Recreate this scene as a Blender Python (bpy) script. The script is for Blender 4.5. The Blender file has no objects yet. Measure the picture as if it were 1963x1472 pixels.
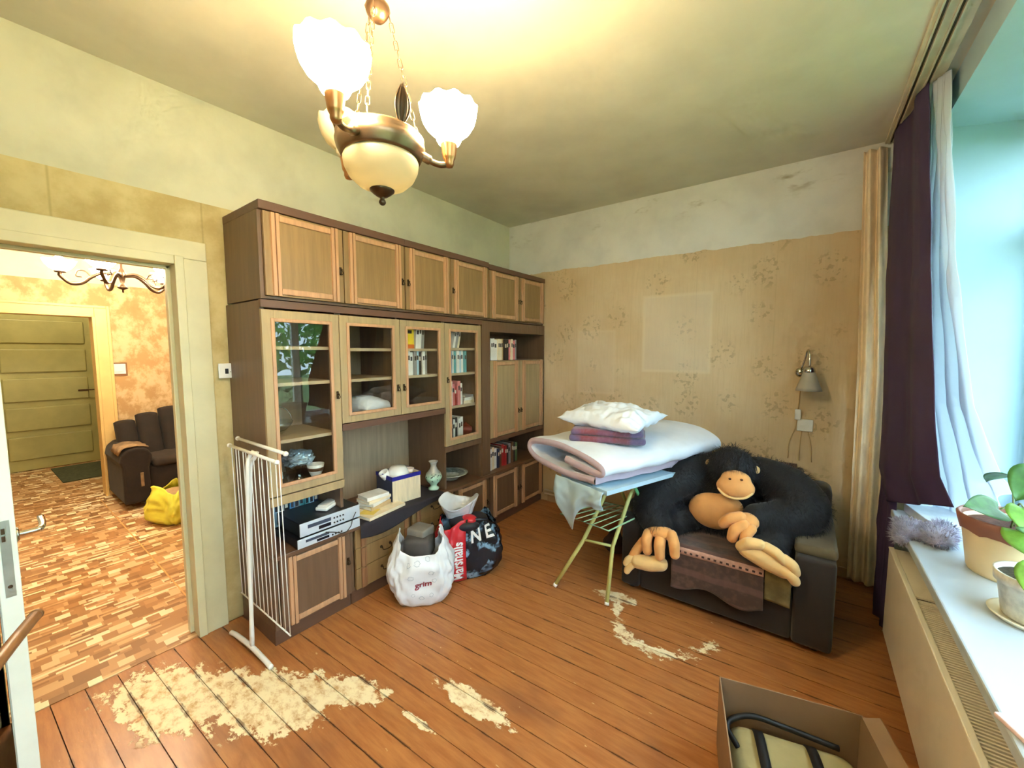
import bpy, bmesh, math, random
from mathutils import Vector, Matrix, noise
random.seed(7)
PI = math.pi
SC = bpy.context.scene
COL = SC.collection

# ------------------------------------------------------------------ camera, sky, exposure
cd = bpy.data.cameras.new('camera'); cam = bpy.data.objects.new('camera', cd); COL.objects.link(cam)
cd.sensor_width = 36.0; cd.lens = 14.048; cd.clip_start = 0.02
cam.location = (0, 0, 1.55)
cam.rotation_euler = (math.radians(90 - 4.7), 0, math.radians(36.4))
SC.camera = cam
wd = bpy.data.worlds.new('sky'); SC.world = wd; wd.use_nodes = True
wd.node_tree.nodes['Background'].inputs[0].default_value = (0.60, 0.85, 1.0, 1)
wd.node_tree.nodes['Background'].inputs[1].default_value = 3.0
SC.view_settings.view_transform = 'Standard'; SC.view_settings.look = 'None'
SC.view_settings.gamma = 1.0; SC.view_settings.use_curve_mapping = False
SC.view_settings.exposure = 1.98
SC.cycles.use_denoising = True
SC.cycles.max_bounces = 6; SC.cycles.diffuse_bounces = 3; SC.cycles.glossy_bounces = 3; SC.cycles.transparent_max_bounces = 12; SC.cycles.use_adaptive_sampling = True; SC.cycles.adaptive_threshold = 0.09; SC.cycles.adaptive_min_samples = 14
SC.cycles.sample_clamp_indirect = 8.0
SC.cycles.caustics_reflective = False; SC.cycles.caustics_refractive = False

LAMP_SHADE = 38.0      # glow of a lit glass shade
LAMP_BULB = 3.2       # watts of a bulb over an open shade
FAR_SHADE = 25.0
FAR_BULB = 4.5

# ------------------------------------------------------------------ helpers
def srgb(r, g, b):
    f = lambda c: (c / 255.0) / 12.92 if c / 255.0 <= 0.04045 else ((c / 255.0 + 0.055) / 1.055) ** 2.4
    return (f(r), f(g), f(b), 1.0)
def mul(c, k): return tuple(min(1.0, v * k) for v in c[:3]) + (1.0,)
class NT:
    def __init__(s, m): s.t = m.node_tree
    def n(s, typ, ins=None, **kw):
        nd = s.t.nodes.new(typ)
        for k, v in kw.items(): setattr(nd, k, v)
        for k, v in (ins or {}).items():
            if isinstance(v, bpy.types.NodeSocket): s.t.links.new(v, nd.inputs[k])
            else: nd.inputs[k].default_value = v
        return nd
    def m(s, op, a, b=0.0, c=0.0):
        return s.n('ShaderNodeMath', {0: a, 1: b, 2: c}, operation=op).outputs[0]
    def mix(s, f, a, b, mode='MIX'):
        nd = s.n('ShaderNodeMix', data_type='RGBA', blend_type=mode)
        for i, v in ((0, f), (6, a), (7, b)):
            if isinstance(v, bpy.types.NodeSocket): s.t.links.new(v, nd.inputs[i])
            else: nd.inputs[i].default_value = v
        return nd.outputs[2]
    def smooth(s, v, lo, hi, a=0.0, b=1.0):
        return s.n('ShaderNodeMapRange', {0: v, 1: lo, 2: hi, 3: a, 4: b}, interpolation_type='SMOOTHSTEP').outputs[0]
    def noise(s, vec, scale, detail=3.0, rough=0.5):
        return s.n('ShaderNodeTexNoise', {'Vector': vec, 'Scale': scale, 'Detail': detail, 'Roughness': rough}).outputs[0]
    def vmap(s, vec, scale):
        return s.n('ShaderNodeMapping', {'Vector': vec, 'Scale': scale}).outputs[0]
    def xyz(s, vec):
        o = s.n('ShaderNodeSeparateXYZ', {0: vec}).outputs; return o[0], o[1], o[2]
    def comb(s, x, y, z):
        return s.n('ShaderNodeCombineXYZ', {0: x, 1: y, 2: z}).outputs[0]
    def bump(s, h, strength=0.3, dist=0.01):
        return s.n('ShaderNodeBump', {'Height': h, 'Strength': strength, 'Distance': dist}).outputs[0]
def newmat(name):
    m = bpy.data.materials.new(name); m.use_nodes = True
    nt = NT(m); p = m.node_tree.nodes['Principled BSDF']
    return m, nt, p
MATS = {}
def mat(name, col, rough=0.6, metal=0.0, var=0.12, scale=6.0, stretch=(1, 1, 1), bump=0.0, bscale=80.0, sheen=0.0, world=False, spec=0.5):
    if name in MATS: return MATS[name]
    m, nt, p = newmat(name)
    p.inputs['Roughness'].default_value = rough; p.inputs['Metallic'].default_value = metal
    p.inputs['Specular IOR Level'].default_value = spec
    vec = nt.n('ShaderNodeNewGeometry').outputs['Position'] if world else nt.n('ShaderNodeTexCoord').outputs['Object']
    if var > 0:
        f = nt.noise(nt.vmap(vec, stretch), scale, 5.0, 0.6)
        f = nt.smooth(f, 0.3, 0.7)
        nt.t.links.new(nt.mix(f, mul(col, 1 - var), mul(col, 1 + var)), p.inputs['Base Color'])
    else: p.inputs['Base Color'].default_value = col
    if bump > 0:
        nt.t.links.new(nt.bump(nt.noise(nt.vmap(vec, stretch), bscale, 3.0), bump, 0.004), p.inputs['Normal'])
    if sheen > 0:
        p.inputs['Sheen Weight'].default_value = sheen
    MATS[name] = m; return m
def emis(name, col, strength):
    m, nt, p = newmat(name)
    p.inputs['Base Color'].default_value = col; p.inputs['Emission Color'].default_value = col
    p.inputs['Emission Strength'].default_value = strength; p.inputs['Roughness'].default_value = 0.4
    MATS[name] = m; return m
def glassmat(name, tint=(1, 1, 1, 1), rough=0.02, boost=1.0):
    m, nt, p = newmat(name); nt.t.nodes.remove(p)
    fr = nt.n('ShaderNodeFresnel', {'IOR': 1.52}).outputs[0]
    fr = nt.m('MINIMUM', nt.m('MULTIPLY', fr, boost), 1.0)
    fr = nt.m('MULTIPLY', fr, nt.m('SUBTRACT', 1.0, nt.n('ShaderNodeNewGeometry').outputs['Backfacing']))
    tr = nt.n('ShaderNodeBsdfTransparent', {0: tint}).outputs[0]
    gl = nt.n('ShaderNodeBsdfGlossy', {0: (1, 1, 1, 1), 'Roughness': rough}).outputs[0]
    mx = nt.n('ShaderNodeMixShader', {0: fr, 1: tr, 2: gl}).outputs[0]
    nt.t.links.new(mx, nt.t.nodes['Material Output'].inputs[0]); MATS[name] = m; return m

WM = {}                                     # world matrices of the objects made here
def _link(o, parent, M=None):
    COL.objects.link(o)
    if parent is not None:
        o.parent = parent; WM[o.name] = WM[parent.name]
def bm_(): return bmesh.new()
def obj(name, bm, m, parent=None, smooth=False, label=None):
    """world-space bmesh -> one mesh object (moved into its parent's frame)"""
    me = bpy.data.meshes.new(name)
    bmesh.ops.recalc_face_normals(bm, faces=bm.faces[:])
    loc = Vector((0, 0, 0))
    if parent is None:
        xs = [v.co.x for v in bm.verts]; ys = [v.co.y for v in bm.verts]; zs = [v.co.z for v in bm.verts]
        loc = Vector(((min(xs) + max(xs)) / 2, (min(ys) + max(ys)) / 2, min(zs)))
        bmesh.ops.translate(bm, vec=-loc, verts=bm.verts[:])
    else:
        bm.transform(WM[parent.name].inverted())
    bm.to_mesh(me); bm.free()
    if smooth: me.polygons.foreach_set('use_smooth', [True] * len(me.polygons))
    if m is not None: me.materials.append(m)
    o = bpy.data.objects.new(name, me); _link(o, parent)
    if parent is None: o.location = loc; WM[o.name] = Matrix.Translation(loc)
    if label: o['label'] = label
    return o
def thing(name, label, cat, loc=(0, 0, 0), rotz=0.0, group=None):
    o = bpy.data.objects.new(name, None); COL.objects.link(o); o.empty_display_size = 0.05
    o.location = loc; o.rotation_euler = (0, 0, rotz)
    WM[o.name] = Matrix.Translation(Vector(loc)) @ Matrix.Rotation(rotz, 4, 'Z')
    o['label'] = label; o['category'] = cat
    if group: o['group'] = group
    return o
def tag(o, label, cat, group=None):
    o['label'] = label; o['category'] = cat
    if group: o['group'] = group
    return o
def struct(o, label=None):
    o['kind'] = 'structure'
    if label: o['label'] = label
    return o
def stuff(o): o['kind'] = 'stuff'; return o

def box(bm, x0, x1, y0, y1, z0, z1, bev=0.0, seg=2):
    r = bmesh.ops.create_cube(bm, size=1.0)
    vs = r['verts']
    for v in vs:
        v.co = Vector((x0 + (v.co.x + .5) * (x1 - x0), y0 + (v.co.y + .5) * (y1 - y0), z0 + (v.co.z + .5) * (z1 - z0)))
    if bev > 0:
        es = list({e for v in vs for e in v.link_edges})
        bmesh.ops.bevel(bm, geom=es, offset=bev, segments=seg, affect='EDGES', profile=0.5)
    return bm
def rbox(c, sx, sy, sz, rz=0.0, bev=0.0, seg=2, tilt=None):
    """box centred at c (base at c.z), turned by rz about z; optional tilt matrix"""
    bm = bm_(); box(bm, -sx / 2, sx / 2, -sy / 2, sy / 2, 0, sz, bev, seg)
    M = Matrix.Translation(Vector(c)) @ Matrix.Rotation(rz, 4, 'Z')
    if tilt is not None: M = M @ tilt
    bm.transform(M); return bm
def join(*bms):
    out = bm_()
    for b in bms:
        me = bpy.data.meshes.new('tmp'); b.to_mesh(me); b.free(); out.from_mesh(me); bpy.data.meshes.remove(me)
    return out
def lathe(bm, prof, c=(0, 0, 0), seg=32, wave=None, M=None):
    """prof: list of (r,z); wave(r_index_fraction, angle)->radius/height tweak"""
    rings = []
    n = len(prof)
    for i, (r, z) in enumerate(prof):
        ring = []
        for k in range(seg):
            a = 2 * PI * k / seg; rr, zz = r, z
            if wave: rr, zz = wave(i / (n - 1), a, r, z)
            p = Vector((rr * math.cos(a), rr * math.sin(a), zz))
            if M is not None: p = M @ p
            ring.append(bm.verts.new(p + Vector(c)))
        rings.append(ring)
    for a, b in zip(rings, rings[1:]):
        for k in range(seg): bm.faces.new((a[k], a[(k + 1) % seg], b[(k + 1) % seg], b[k]))
    for ring, (r, z) in ((rings[0], prof[0]), (rings[-1], prof[-1])):
        if r < 0.004 or (ring is rings[0] and not wave and prof[0][0] < .0): pass
        if r <= 0.004: bmesh.ops.pointmerge(bm, verts=ring, merge_co=sum((v.co for v in ring), Vector()) / seg)
    return bm
def tube(bm, pts, r, seg=8, closed=False, cap=True):
    pts = [Vector(p) for p in pts]; n = len(pts); rr = r if isinstance(r, (list, tuple)) else [r] * n
    rings = []; prevN = None
    for i in range(n):
        if closed: t = pts[(i + 1) % n] - pts[i - 1]
        else: t = pts[min(i + 1, n - 1)] - pts[max(i - 1, 0)]
        if t.length < 1e-9: t = Vector((0, 0, 1))
        t.normalize()
        if prevN is None:
            a = Vector((0, 0, 1)) if abs(t.z) < 0.9 else Vector((1, 0, 0)); nn = t.cross(a).normalized()
        else:
            nn = prevN - t * prevN.dot(t)
            nn = nn.normalized() if nn.length > 1e-6 else t.orthogonal().normalized()
        prevN = nn; b = t.cross(nn)
        rings.append([bm.verts.new(pts[i] + (nn * math.cos(2 * PI * k / seg) + b * math.sin(2 * PI * k / seg)) * rr[i]) for k in range(seg)])
    for i in range(n if closed else n - 1):
        a, b = rings[i], rings[(i + 1) % n]
        for k in range(seg): bm.faces.new((a[k], a[(k + 1) % seg], b[(k + 1) % seg], b[k]))
    if cap and not closed:
        bm.faces.new(rings[0][::-1]); bm.faces.new(rings[-1])
    return bm
def arc(c, r, a0, a1, n, ux, uy):
    c = Vector(c); ux = Vector(ux); uy = Vector(uy)
    return [c + ux * (r * math.cos(a0 + (a1 - a0) * i / n)) + uy * (r * math.sin(a0 + (a1 - a0) * i / n)) for i in range(n + 1)]
def catmull(pts, k=6):
    pts = [Vector(p) for p in pts]; P = [pts[0] * 2 - pts[1]] + pts + [pts[-1] * 2 - pts[-2]]; out = []
    for i in range(1, len(P) - 2):
        for j in range(k):
            t = j / k; a, b, c, d = P[i - 1], P[i], P[i + 1], P[i + 2]
            out.append(0.5 * ((2 * b) + (c - a) * t + (2 * a - 5 * b + 4 * c - d) * t * t + (3 * b - a - 3 * c + d) * t ** 3))
    return out + [pts[-1]]
def prism(bm, poly, axis, a0, a1):
    """extrude a 2D polygon; axis 'x': poly=(y,z), 'y': (x,z), 'z': (x,y)"""
    def P(u, v, w): return {'x': (w, u, v), 'y': (u, w, v), 'z': (u, v, w)}[axis]
    A = [bm.verts.new(P(u, v, a0)) for u, v in poly]; B = [bm.verts.new(P(u, v, a1)) for u, v in poly]
    n = len(poly)
    bm.faces.new(A); bm.faces.new(B[::-1])
    for i in range(n): bm.faces.new((A[i], B[i], B[(i + 1) % n], A[(i + 1) % n]))
    return bm
def grid(bm, nu, nv, f):
    V = [[bm.verts.new(f(i / nu, j / nv)) for j in range(nv + 1)] for i in range(nu + 1)]
    for i in range(nu):
        for j in range(nv): bm.faces.new((V[i][j], V[i + 1][j], V[i + 1][j + 1], V[i][j + 1]))
    return V
def solidify(o, t, offset=0.0):
    md = o.modifiers.new('thickness', 'SOLIDIFY'); md.thickness = t; md.offset = offset; return o
def subsurf(o, l=1):
    md = o.modifiers.new('smooth', 'SUBSURF'); md.levels = l; md.render_levels = l; return o
def blob(parts, voxel=0.012, smooth=6):
    """union of spheres / capsules -> one continuous smoothed mesh (returned as bmesh, world space)"""
    bm = bm_()
    for p in parts:
        if p[0] == 's':
            _, c, r = p; r = r if isinstance(r, (tuple, list)) else (r, r, r)
            M = Matrix.Translation(Vector(c)) @ Matrix.Diagonal((*r, 1))
            bmesh.ops.create_icosphere(bm, subdivisions=3, radius=1.0, matrix=M)
        else:
            _, pts, rs = p
            pts2 = catmull(pts, 4) if len(pts) > 2 else [Vector(q) for q in pts]
            m = len(pts2) - 1
            for i in range(m + 1):
                f = i / m * (len(rs) - 1); k = min(int(f), len(rs) - 2); r = rs[k] + (rs[k + 1] - rs[k]) * (f - k)
                bmesh.ops.create_icosphere(bm, subdivisions=2, radius=r, matrix=Matrix.Translation(pts2[i]))
                if i < m:
                    d = pts2[i + 1] - pts2[i]; steps = max(1, int(d.length / (r * 0.5)))
                    for s in range(1, steps):
                        bmesh.ops.create_icosphere(bm, subdivisions=2, radius=r, matrix=Matrix.Translation(pts2[i] + d * s / steps))
    me = bpy.data.meshes.new('tmp'); bm.to_mesh(me); bm.free()
    o = bpy.data.objects.new('tmp', me); COL.objects.link(o)
    md = o.modifiers.new('r', 'REMESH'); md.mode = 'VOXEL'; md.voxel_size = voxel
    if smooth: s = o.modifiers.new('s', 'SMOOTH'); s.factor = 0.5; s.iterations = smooth
    dg = bpy.context.evaluated_depsgraph_get(); dg.update()
    me2 = bpy.data.meshes.new_from_object(o.evaluated_get(dg))
    out = bm_(); out.from_mesh(me2)
    bpy.data.objects.remove(o); bpy.data.meshes.remove(me); bpy.data.meshes.remove(me2)
    return out
def fur(bm, n, length, width, comb, rnd, seed=1, keep=None):
    """hair blades rooted on a bmesh surface"""
    rd = random.Random(seed); out = bm_(); bm.faces.ensure_lookup_table()
    fs = bm.faces[:]; ar = [f.calc_area() for f in fs]
    pick = rd.choices(fs, weights=ar, k=n); bmesh.ops.recalc_face_normals(bm, faces=fs)
    for f in pick:
        w = [rd.random() for _ in f.verts]; s = sum(w); p = sum((v.co * (a / s) for v, a in zip(f.verts, w)), Vector())
        nn = f.normal
        if keep and not keep(p, nn): continue
        d = (nn * 0.9 + comb(p) + Vector((rd.uniform(-1, 1), rd.uniform(-1, 1), rd.uniform(-1, 1))) * rnd).normalized()
        L = length * rd.uniform(0.6, 1.25); sd = d.cross(nn)
        sd = (sd.normalized() if sd.length > 1e-4 else d.orthogonal().normalized()) * width * rd.uniform(.7, 1.3)
        q = p + d * L * 0.55; e = p + (d + comb(p) * 0.6).normalized() * L
        v = [out.verts.new(p - sd - nn * .004), out.verts.new(p + sd - nn * .004), out.verts.new(q + sd * .7), out.verts.new(q - sd * .7), out.verts.new(e)]
        out.faces.new((v[0], v[1], v[2], v[3])); out.faces.new((v[3], v[2], v[4]))
    return out
def text_bm(body, size, place, bold=False, extrude=0.0, shear=0.0):
    """flat lettering; place(u,v) -> world point"""
    cu = bpy.data.curves.new('t', 'FONT'); cu.body = body; cu.size = size; cu.resolution_u = 3
    cu.shear = shear
    if bold: cu.offset = size * 0.025
    o = bpy.data.objects.new('t', cu); COL.objects.link(o)
    dg = bpy.context.evaluated_depsgraph_get(); dg.update()
    me = bpy.data.meshes.new_from_object(o.evaluated_get(dg))
    bm = bm_(); bm.from_mesh(me); bpy.data.objects.remove(o); bpy.data.curves.remove(cu); bpy.data.meshes.remove(me)
    bmesh.ops.subdivide_edges(bm, edges=bm.edges[:], cuts=1)
    for v in bm.verts: v.co = Vector(place(v.co.x, v.co.y))
    return bm
ORD = ['first', 'second', 'third', 'fourth', 'fifth', 'sixth', 'seventh', 'eighth', 'ninth', 'tenth', 'eleventh', 'twelfth']

# ------------------------------------------------------------------ surfaces
def floor_mat():
    m, nt, p = newmat('painted_planks')
    pos = nt.n('ShaderNodeNewGeometry').outputs['Position']; x, y, z = nt.xyz(pos)
    grain = nt.noise(nt.vmap(pos, (2.0, 14.0, 1)), 3.0, 5.0, 0.6)
    c = nt.mix(nt.smooth(grain, 0.25, 0.75), srgb(166, 100, 54), srgb(192, 128, 74))
    big = nt.noise(nt.vmap(pos, (1.0, 1.6, 1)), 1.7, 3.0, 0.55)
    c = nt.mix(nt.smooth(big, 0.52, 0.72, 0, 0.75), c, srgb(140, 88, 58))
    n1 = nt.noise(nt.vmap(pos, (1, 1.4, 1)), 16.0, 6.0, 0.7)
    n2 = nt.noise(pos, 5.0, 3.0, 0.6)
    nz = nt.m('ADD', nt.m('MULTIPLY', nt.m('SUBTRACT', n1, 0.5), 1.7), nt.m('MULTIPLY', nt.m('SUBTRACT', n2, 0.5), 1.0))
    mask = None
    def ell(cx, cy, rx, ry, ang=0.0, ring=False):
        dx, dy = nt.m('SUBTRACT', x, cx), nt.m('SUBTRACT', y, cy); ca, sa = math.cos(ang), math.sin(ang)
        u = nt.m('DIVIDE', nt.m('ADD', nt.m('MULTIPLY', dx, ca), nt.m('MULTIPLY', dy, sa)), rx)
        v = nt.m('DIVIDE', nt.m('SUBTRACT', nt.m('MULTIPLY', dy, ca), nt.m('MULTIPLY', dx, sa)), ry)
        d = nt.m('SQRT', nt.m('ADD', nt.m('MULTIPLY', u, u), nt.m('MULTIPLY', v, v)))
        if ring:
            q = nt.m('SUBTRACT', 0.16, nt.m('ABSOLUTE', nt.m('SUBTRACT', d, 1.0)))
            q = nt.m('MULTIPLY', q, 2.0)
            return nt.m('SUBTRACT', q, nt.smooth(v, -0.25, 0.3, 0, 1.2))
        return nt.m('SUBTRACT', 1.0, d)
    for a in ((-2.18, 0.47, 0.40, 0.19, 0.45), (-1.82, 0.72, 0.30, 0.20, 0.5), (-1.58, 0.95, 0.16, 0.09, 0.5), (-1.13, 1.225, 0.25, 0.055, 0.05),
              (-1.24, 1.02, 0.10, 0.02, 0.05), (-0.90, 2.33, 0.14, 0.06, 0.05)):
        e = ell(*a); mask = e if mask is None else nt.m('MAXIMUM', mask, e)
    mask = nt.m('MAXIMUM', mask, ell(-0.60, 2.31, 0.27, 0.31, 0, True))
    wear = nt.smooth(nt.m('ADD', mask, nt.m('MULTIPLY', nz, 1.1)), 0.10, 0.22)
    wear = nt.m('MULTIPLY', wear, nt.smooth(mask, -0.25, 0.05))
    pale = nt.mix(nt.smooth(n1, 0.32, 0.58), srgb(206, 160, 104), srgb(244, 226, 186))
    c = nt.mix(wear, c, pale)
    pf = nt.m('FRACT', nt.m('DIVIDE', nt.m('SUBTRACT', y, nt.m('ADD', nt.m('MULTIPLY', nt.m('ADD', x, 2.6), 0.047), -2.02)), 0.1065))
    ed = nt.m('ABSOLUTE', nt.m('SUBTRACT', pf, 0.5))            # 0.5 at the joints
    wob = nt.noise(nt.vmap(pos, (1.6, 5, 1)), 4.0, 4.0, 0.65)
    lim = nt.m('SUBTRACT', nt.m('ADD', 0.46, nt.m('MULTIPLY', nt.m('SUBTRACT', 0.55, wob), 0.22)), nt.smooth(mask, 0.0, 0.5, 0.0, 0.045))
    dirt = nt.m('MULTIPLY', nt.smooth(nt.m('SUBTRACT', ed, lim), -0.01, 0.02), nt.smooth(wob, 0.46, 0.6, 0.0, 0.7))
    c = nt.mix(dirt, c, srgb(96, 60, 40))
    fl = nt.smooth(nt.noise(nt.vmap(pos, (0.6, 1.6, 1)), 38.0, 2.0), 0.73, 0.77, 0, 0.7)
    c = nt.mix(fl, c, srgb(225, 195, 150))
    nt.t.links.new(c, p.inputs['Base Color'])
    nt.t.links.new(nt.m('ADD', nt.m('MULTIPLY', wear, 0.35), 0.34), p.inputs['Roughness'])
    nt.t.links.new(nt.bump(nt.m('SUBTRACT', nt.m('MULTIPLY', grain, .3), wear), 0.35, 0.003), p.inputs['Normal'])
    return m
def lino_mat():
    m, nt, p = newmat('parquet_print_lino')
    pos = nt.n('ShaderNodeNewGeometry').outputs['Position']; x, y, z = nt.xyz(pos)
    def layer(w, L, seed):
        row = nt.m('FLOOR', nt.m('DIVIDE', x, w))
        off = nt.n('ShaderNodeTexWhiteNoise', {'Vector': nt.comb(row, seed, 0.0)}, noise_dimensions='2D').outputs[0]
        cell = nt.m('FLOOR', nt.m('ADD', nt.m('DIVIDE', y, L), off))
        return nt.n('ShaderNodeTexWhiteNoise', {'Vector': nt.comb(row, cell, seed)}, noise_dimensions='3D').outputs[0]
    a = layer(0.018, 0.10, 1.5); b = layer(0.054, 0.06, 7.5); sel = layer(0.054, 0.12, 4.5)
    v = nt.mix(nt.m('GREATER_THAN', sel, 0.5), a, b)
    r = nt.n('ShaderNodeValToRGB', {0: v}); cr = r.color_ramp; cr.interpolation = 'CONSTANT'
    cols = [(0, (150, 104, 64)), (0.2, (172, 124, 80)), (0.42, (192, 144, 98)), (0.62, (208, 166, 120)), (0.76, (228, 196, 152)), (0.88, (246, 230, 194))]
    cr.elements[0].color = srgb(*cols[0][1]); cr.elements[1].position = cols[1][0]; cr.elements[1].color = srgb(*cols[1][1])
    for q, c in cols[2:]: e = cr.elements.new(q); e.color = srgb(*c)
    c = r.outputs[0]
    c = nt.mix(nt.smooth(nt.noise(pos, 1.3, 2), 0.4, 0.7, 0, 0.3), c, srgb(178, 112, 50))
    nt.t.links.new(c, p.inputs['Base Color']); p.inputs['Roughness'].default_value = 0.42
    return m
def wall_mat(name, c1, c2, frieze, ztop, kind):
    m, nt, p = newmat(name)
    pos = nt.n('ShaderNodeNewGeometry').outputs['Position']; x, y, z = nt.xyz(pos)
    if kind == 'back':
        f = nt.noise(pos, 1.6, 5.0, 0.6)
        c = nt.mix(nt.smooth(f, 0.3, 0.7), c1, c2)
        fi = nt.noise(nt.vmap(pos, (26, 1, 2.0)), 3.0, 3.0, 0.6); c = nt.mix(nt.smooth(fi, .4, .7, 0, .22), c, mul(c1, .86))
        # sprigs printed on the paper
        q = nt.vmap(pos, (3.4, 1, 3.0))
        vo = nt.n('ShaderNodeTexVoronoi', {'Vector': q, 'Scale': 1.0, 'Randomness': 0.6}, feature='F1').outputs[0]
        spr = nt.m('MULTIPLY', nt.smooth(vo, 0.42, 0.25), nt.smooth(nt.noise(pos, 34.0, 2.0, 0.5), 0.54, 0.62))
        c = nt.mix(nt.m('MULTIPLY', spr, 0.30), c, srgb(112, 88, 60))
        seam = nt.smooth(nt.m('ABSOLUTE', nt.m('SUBTRACT', nt.m('FRACT', nt.m('DIVIDE', nt.m('ADD', x, 3.12), 0.53)), 0.5)), 0.0, 0.008, 0.14, 0.0)
        c = nt.mix(seam, c, srgb(150, 120, 84))
        # unfaded rectangles where pictures hung
        for (xa, xb, za, zb, k) in ((-1.15, -0.62, 1.38, 2.01, .34), (-1.77, -1.41, 1.16, 1.735, .16)):
            dx = nt.m('SUBTRACT', (xb - xa) / 2, nt.m('ABSOLUTE', nt.m('SUBTRACT', x, (xa + xb) / 2)))
            dz = nt.m('SUBTRACT', (zb - za) / 2, nt.m('ABSOLUTE', nt.m('SUBTRACT', z, (za + zb) / 2)))
            ins = nt.m('MINIMUM', dx, dz)
            c = nt.mix(nt.smooth(ins, -0.01, 0.012, 0, k * 1.0), c, srgb(228, 214, 192))
            rim = nt.smooth(nt.m('ABSOLUTE', ins), 0.022, 0.0, 0.0, k * 1.1)
            c = nt.mix(rim, c, srgb(236, 218, 184))
        edge = nt.m('ADD', ztop, nt.m('MULTIPLY', nt.m('SUBTRACT', nt.noise(nt.vmap(pos, (2.5, 1, 0)), 3.0, 4.0), 0.5), 0.05))
    elif kind == 'left':
        f = nt.noise(nt.vmap(pos, (1, 1, 1.0)), 4.5, 6.0, 0.65)
        c = nt.mix(nt.smooth(f, 0.35, 0.65), c1, c2)
        seam = nt.smooth(nt.m('ABSOLUTE', nt.m('SUBTRACT', nt.m('FRACT', nt.m('DIVIDE', nt.m('ADD', y, 0.02), 0.53)), 0.5)), 0.0, 0.014, 0.35, 0.0)
        c = nt.mix(seam, c, srgb(140, 120, 70))
        edge = nt.m('ADD', ztop, 0.0)
    else:
        f = nt.noise(nt.vmap(pos, (1, 1, 0.8)), 6.5, 6.0, 0.7)
        c = nt.mix(nt.smooth(f, 0.42, 0.6), c1, c2)
        edge = nt.m('ADD', ztop, 0.0)
    fn = nt.noise(pos, 3.0, 5.0, 0.6)
    fz = nt.mix(nt.smooth(fn, 0.35, 0.7), frieze, mul(frieze, 0.86))
    if kind == 'back':
        st = nt.noise(nt.vmap(pos, (1.5, 1, 4)), 2.0, 4.0, 0.65)
        fz = nt.mix(nt.m('MULTIPLY', nt.smooth(st, 0.55, 0.7), nt.smooth(z, 2.55, 2.75)), fz, srgb(170, 158, 132))
    up = nt.m('GREATER_THAN', z, edge)
    nt.t.links.new(nt.mix(up, c, fz), p.inputs['Base Color'])
    p.inputs['Roughness'].default_value = 0.85; p.inputs['Specular IOR Level'].default_value = 0.2
    nt.t.links.new(nt.bump(nt.noise(pos, 40.0, 4.0), 0.12, 0.004), p.inputs['Normal'])
    return m
WHITEPAINT = srgb(224, 220, 208)
M_floor = floor_mat(); M_lino = lino_mat()
M_back = wall_mat('wallpaper_back', srgb(212, 182, 140), srgb(224, 200, 162), WHITEPAINT, 2.335, 'back')
M_left = wall_mat('wallpaper_left', srgb(190, 166, 112), srgb(214, 194, 142), srgb(216, 211, 184), 2.325, 'left')
M_far = wall_mat('wallpaper_far', srgb(190, 152, 104), srgb(218, 188, 144), srgb(236, 216, 184), 2.25, 'far')
M_ceil = mat('ceiling_paint', srgb(212, 207, 186), 0.9, var=0.08, scale=1.6, world=True, spec=.15)
M_plaster = mat('reveal_plaster', srgb(172, 196, 204), 0.85, var=0.03, scale=3, world=True)
M_cream = mat('cream_gloss_paint', srgb(212, 202, 162), 0.4, var=0.05, scale=5, world=True)
M_whitegloss = mat('white_gloss_paint', srgb(236, 238, 226), 0.35, var=0.04, scale=6)
M_green_door = mat('old_green_paint', srgb(178, 172, 112), 0.5, var=0.10, scale=3)
M_dark = mat('dark_gap', srgb(84, 54, 36), 0.9, var=0)

# ------------------------------------------------------------------ the room
XL, XR, YB, YF, ZC = -2.60, 0.50, 3.48, -1.9, 2.85
def slab(name, bm, m, label=None): return struct(obj(name, bm, m), label)
bm = bm_(); box(bm, XL - .02, XR, YF, YB, -0.06, -0.02); FL = slab('floor', bm, M_dark)
# planks run across the room, a few degrees askew
SK = 0.047; PW = 0.1065
pm = None
y0 = YF - 0.12; k = 0
def wplank(w):
    b = bm_(); g = 0.0016
    vs = []
    for zz in (-0.02, 0.0):
        vs += [b.verts.new((0, g, zz)), b.verts.new((3.10, g + SK * 3.10, zz)), b.verts.new((3.10, w - g + SK * 3.10, zz)), b.verts.new((0, w - g, zz))]
    for f in ((0, 1, 2, 3), (4, 5, 6, 7), (0, 1, 5, 4), (1, 2, 6, 5), (2, 3, 7, 6), (3, 0, 4, 7)): b.faces.new([vs[i] for i in f])
    bmesh.ops.recalc_face_normals(b, faces=b.faces[:]); me = bpy.data.meshes.new('plank'); b.to_mesh(me); b.free(); me.materials.append(M_floor); return me
pm = wplank(PW)
while y0 < YB - 0.03:
    o = bpy.data.objects.new('plank', pm); COL.objects.link(o); o.parent = FL
    o.location = Vector((XL, y0, random.uniform(-0.0015, 0.0))) - FL.location; o['kind'] = 'structure'
    y0 += PW
bm = bm_(); box(bm, -8.2, XL, -1.6, YB, -0.06, 0.003); slab('floor_lino', bm, M_lino, 'parquet-print linoleum floor of the next room')
bm = bm_(); box(bm, XL - .15, 1.0, YF - .1, YB + .12, ZC, ZC + .1); slab('ceiling', bm, M_ceil)
bm = bm_(); box(bm, -8.3, XL - .15, -1.7, YB + .12, ZC, ZC + .1); slab('ceiling_next_room', bm, M_ceil)
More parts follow.
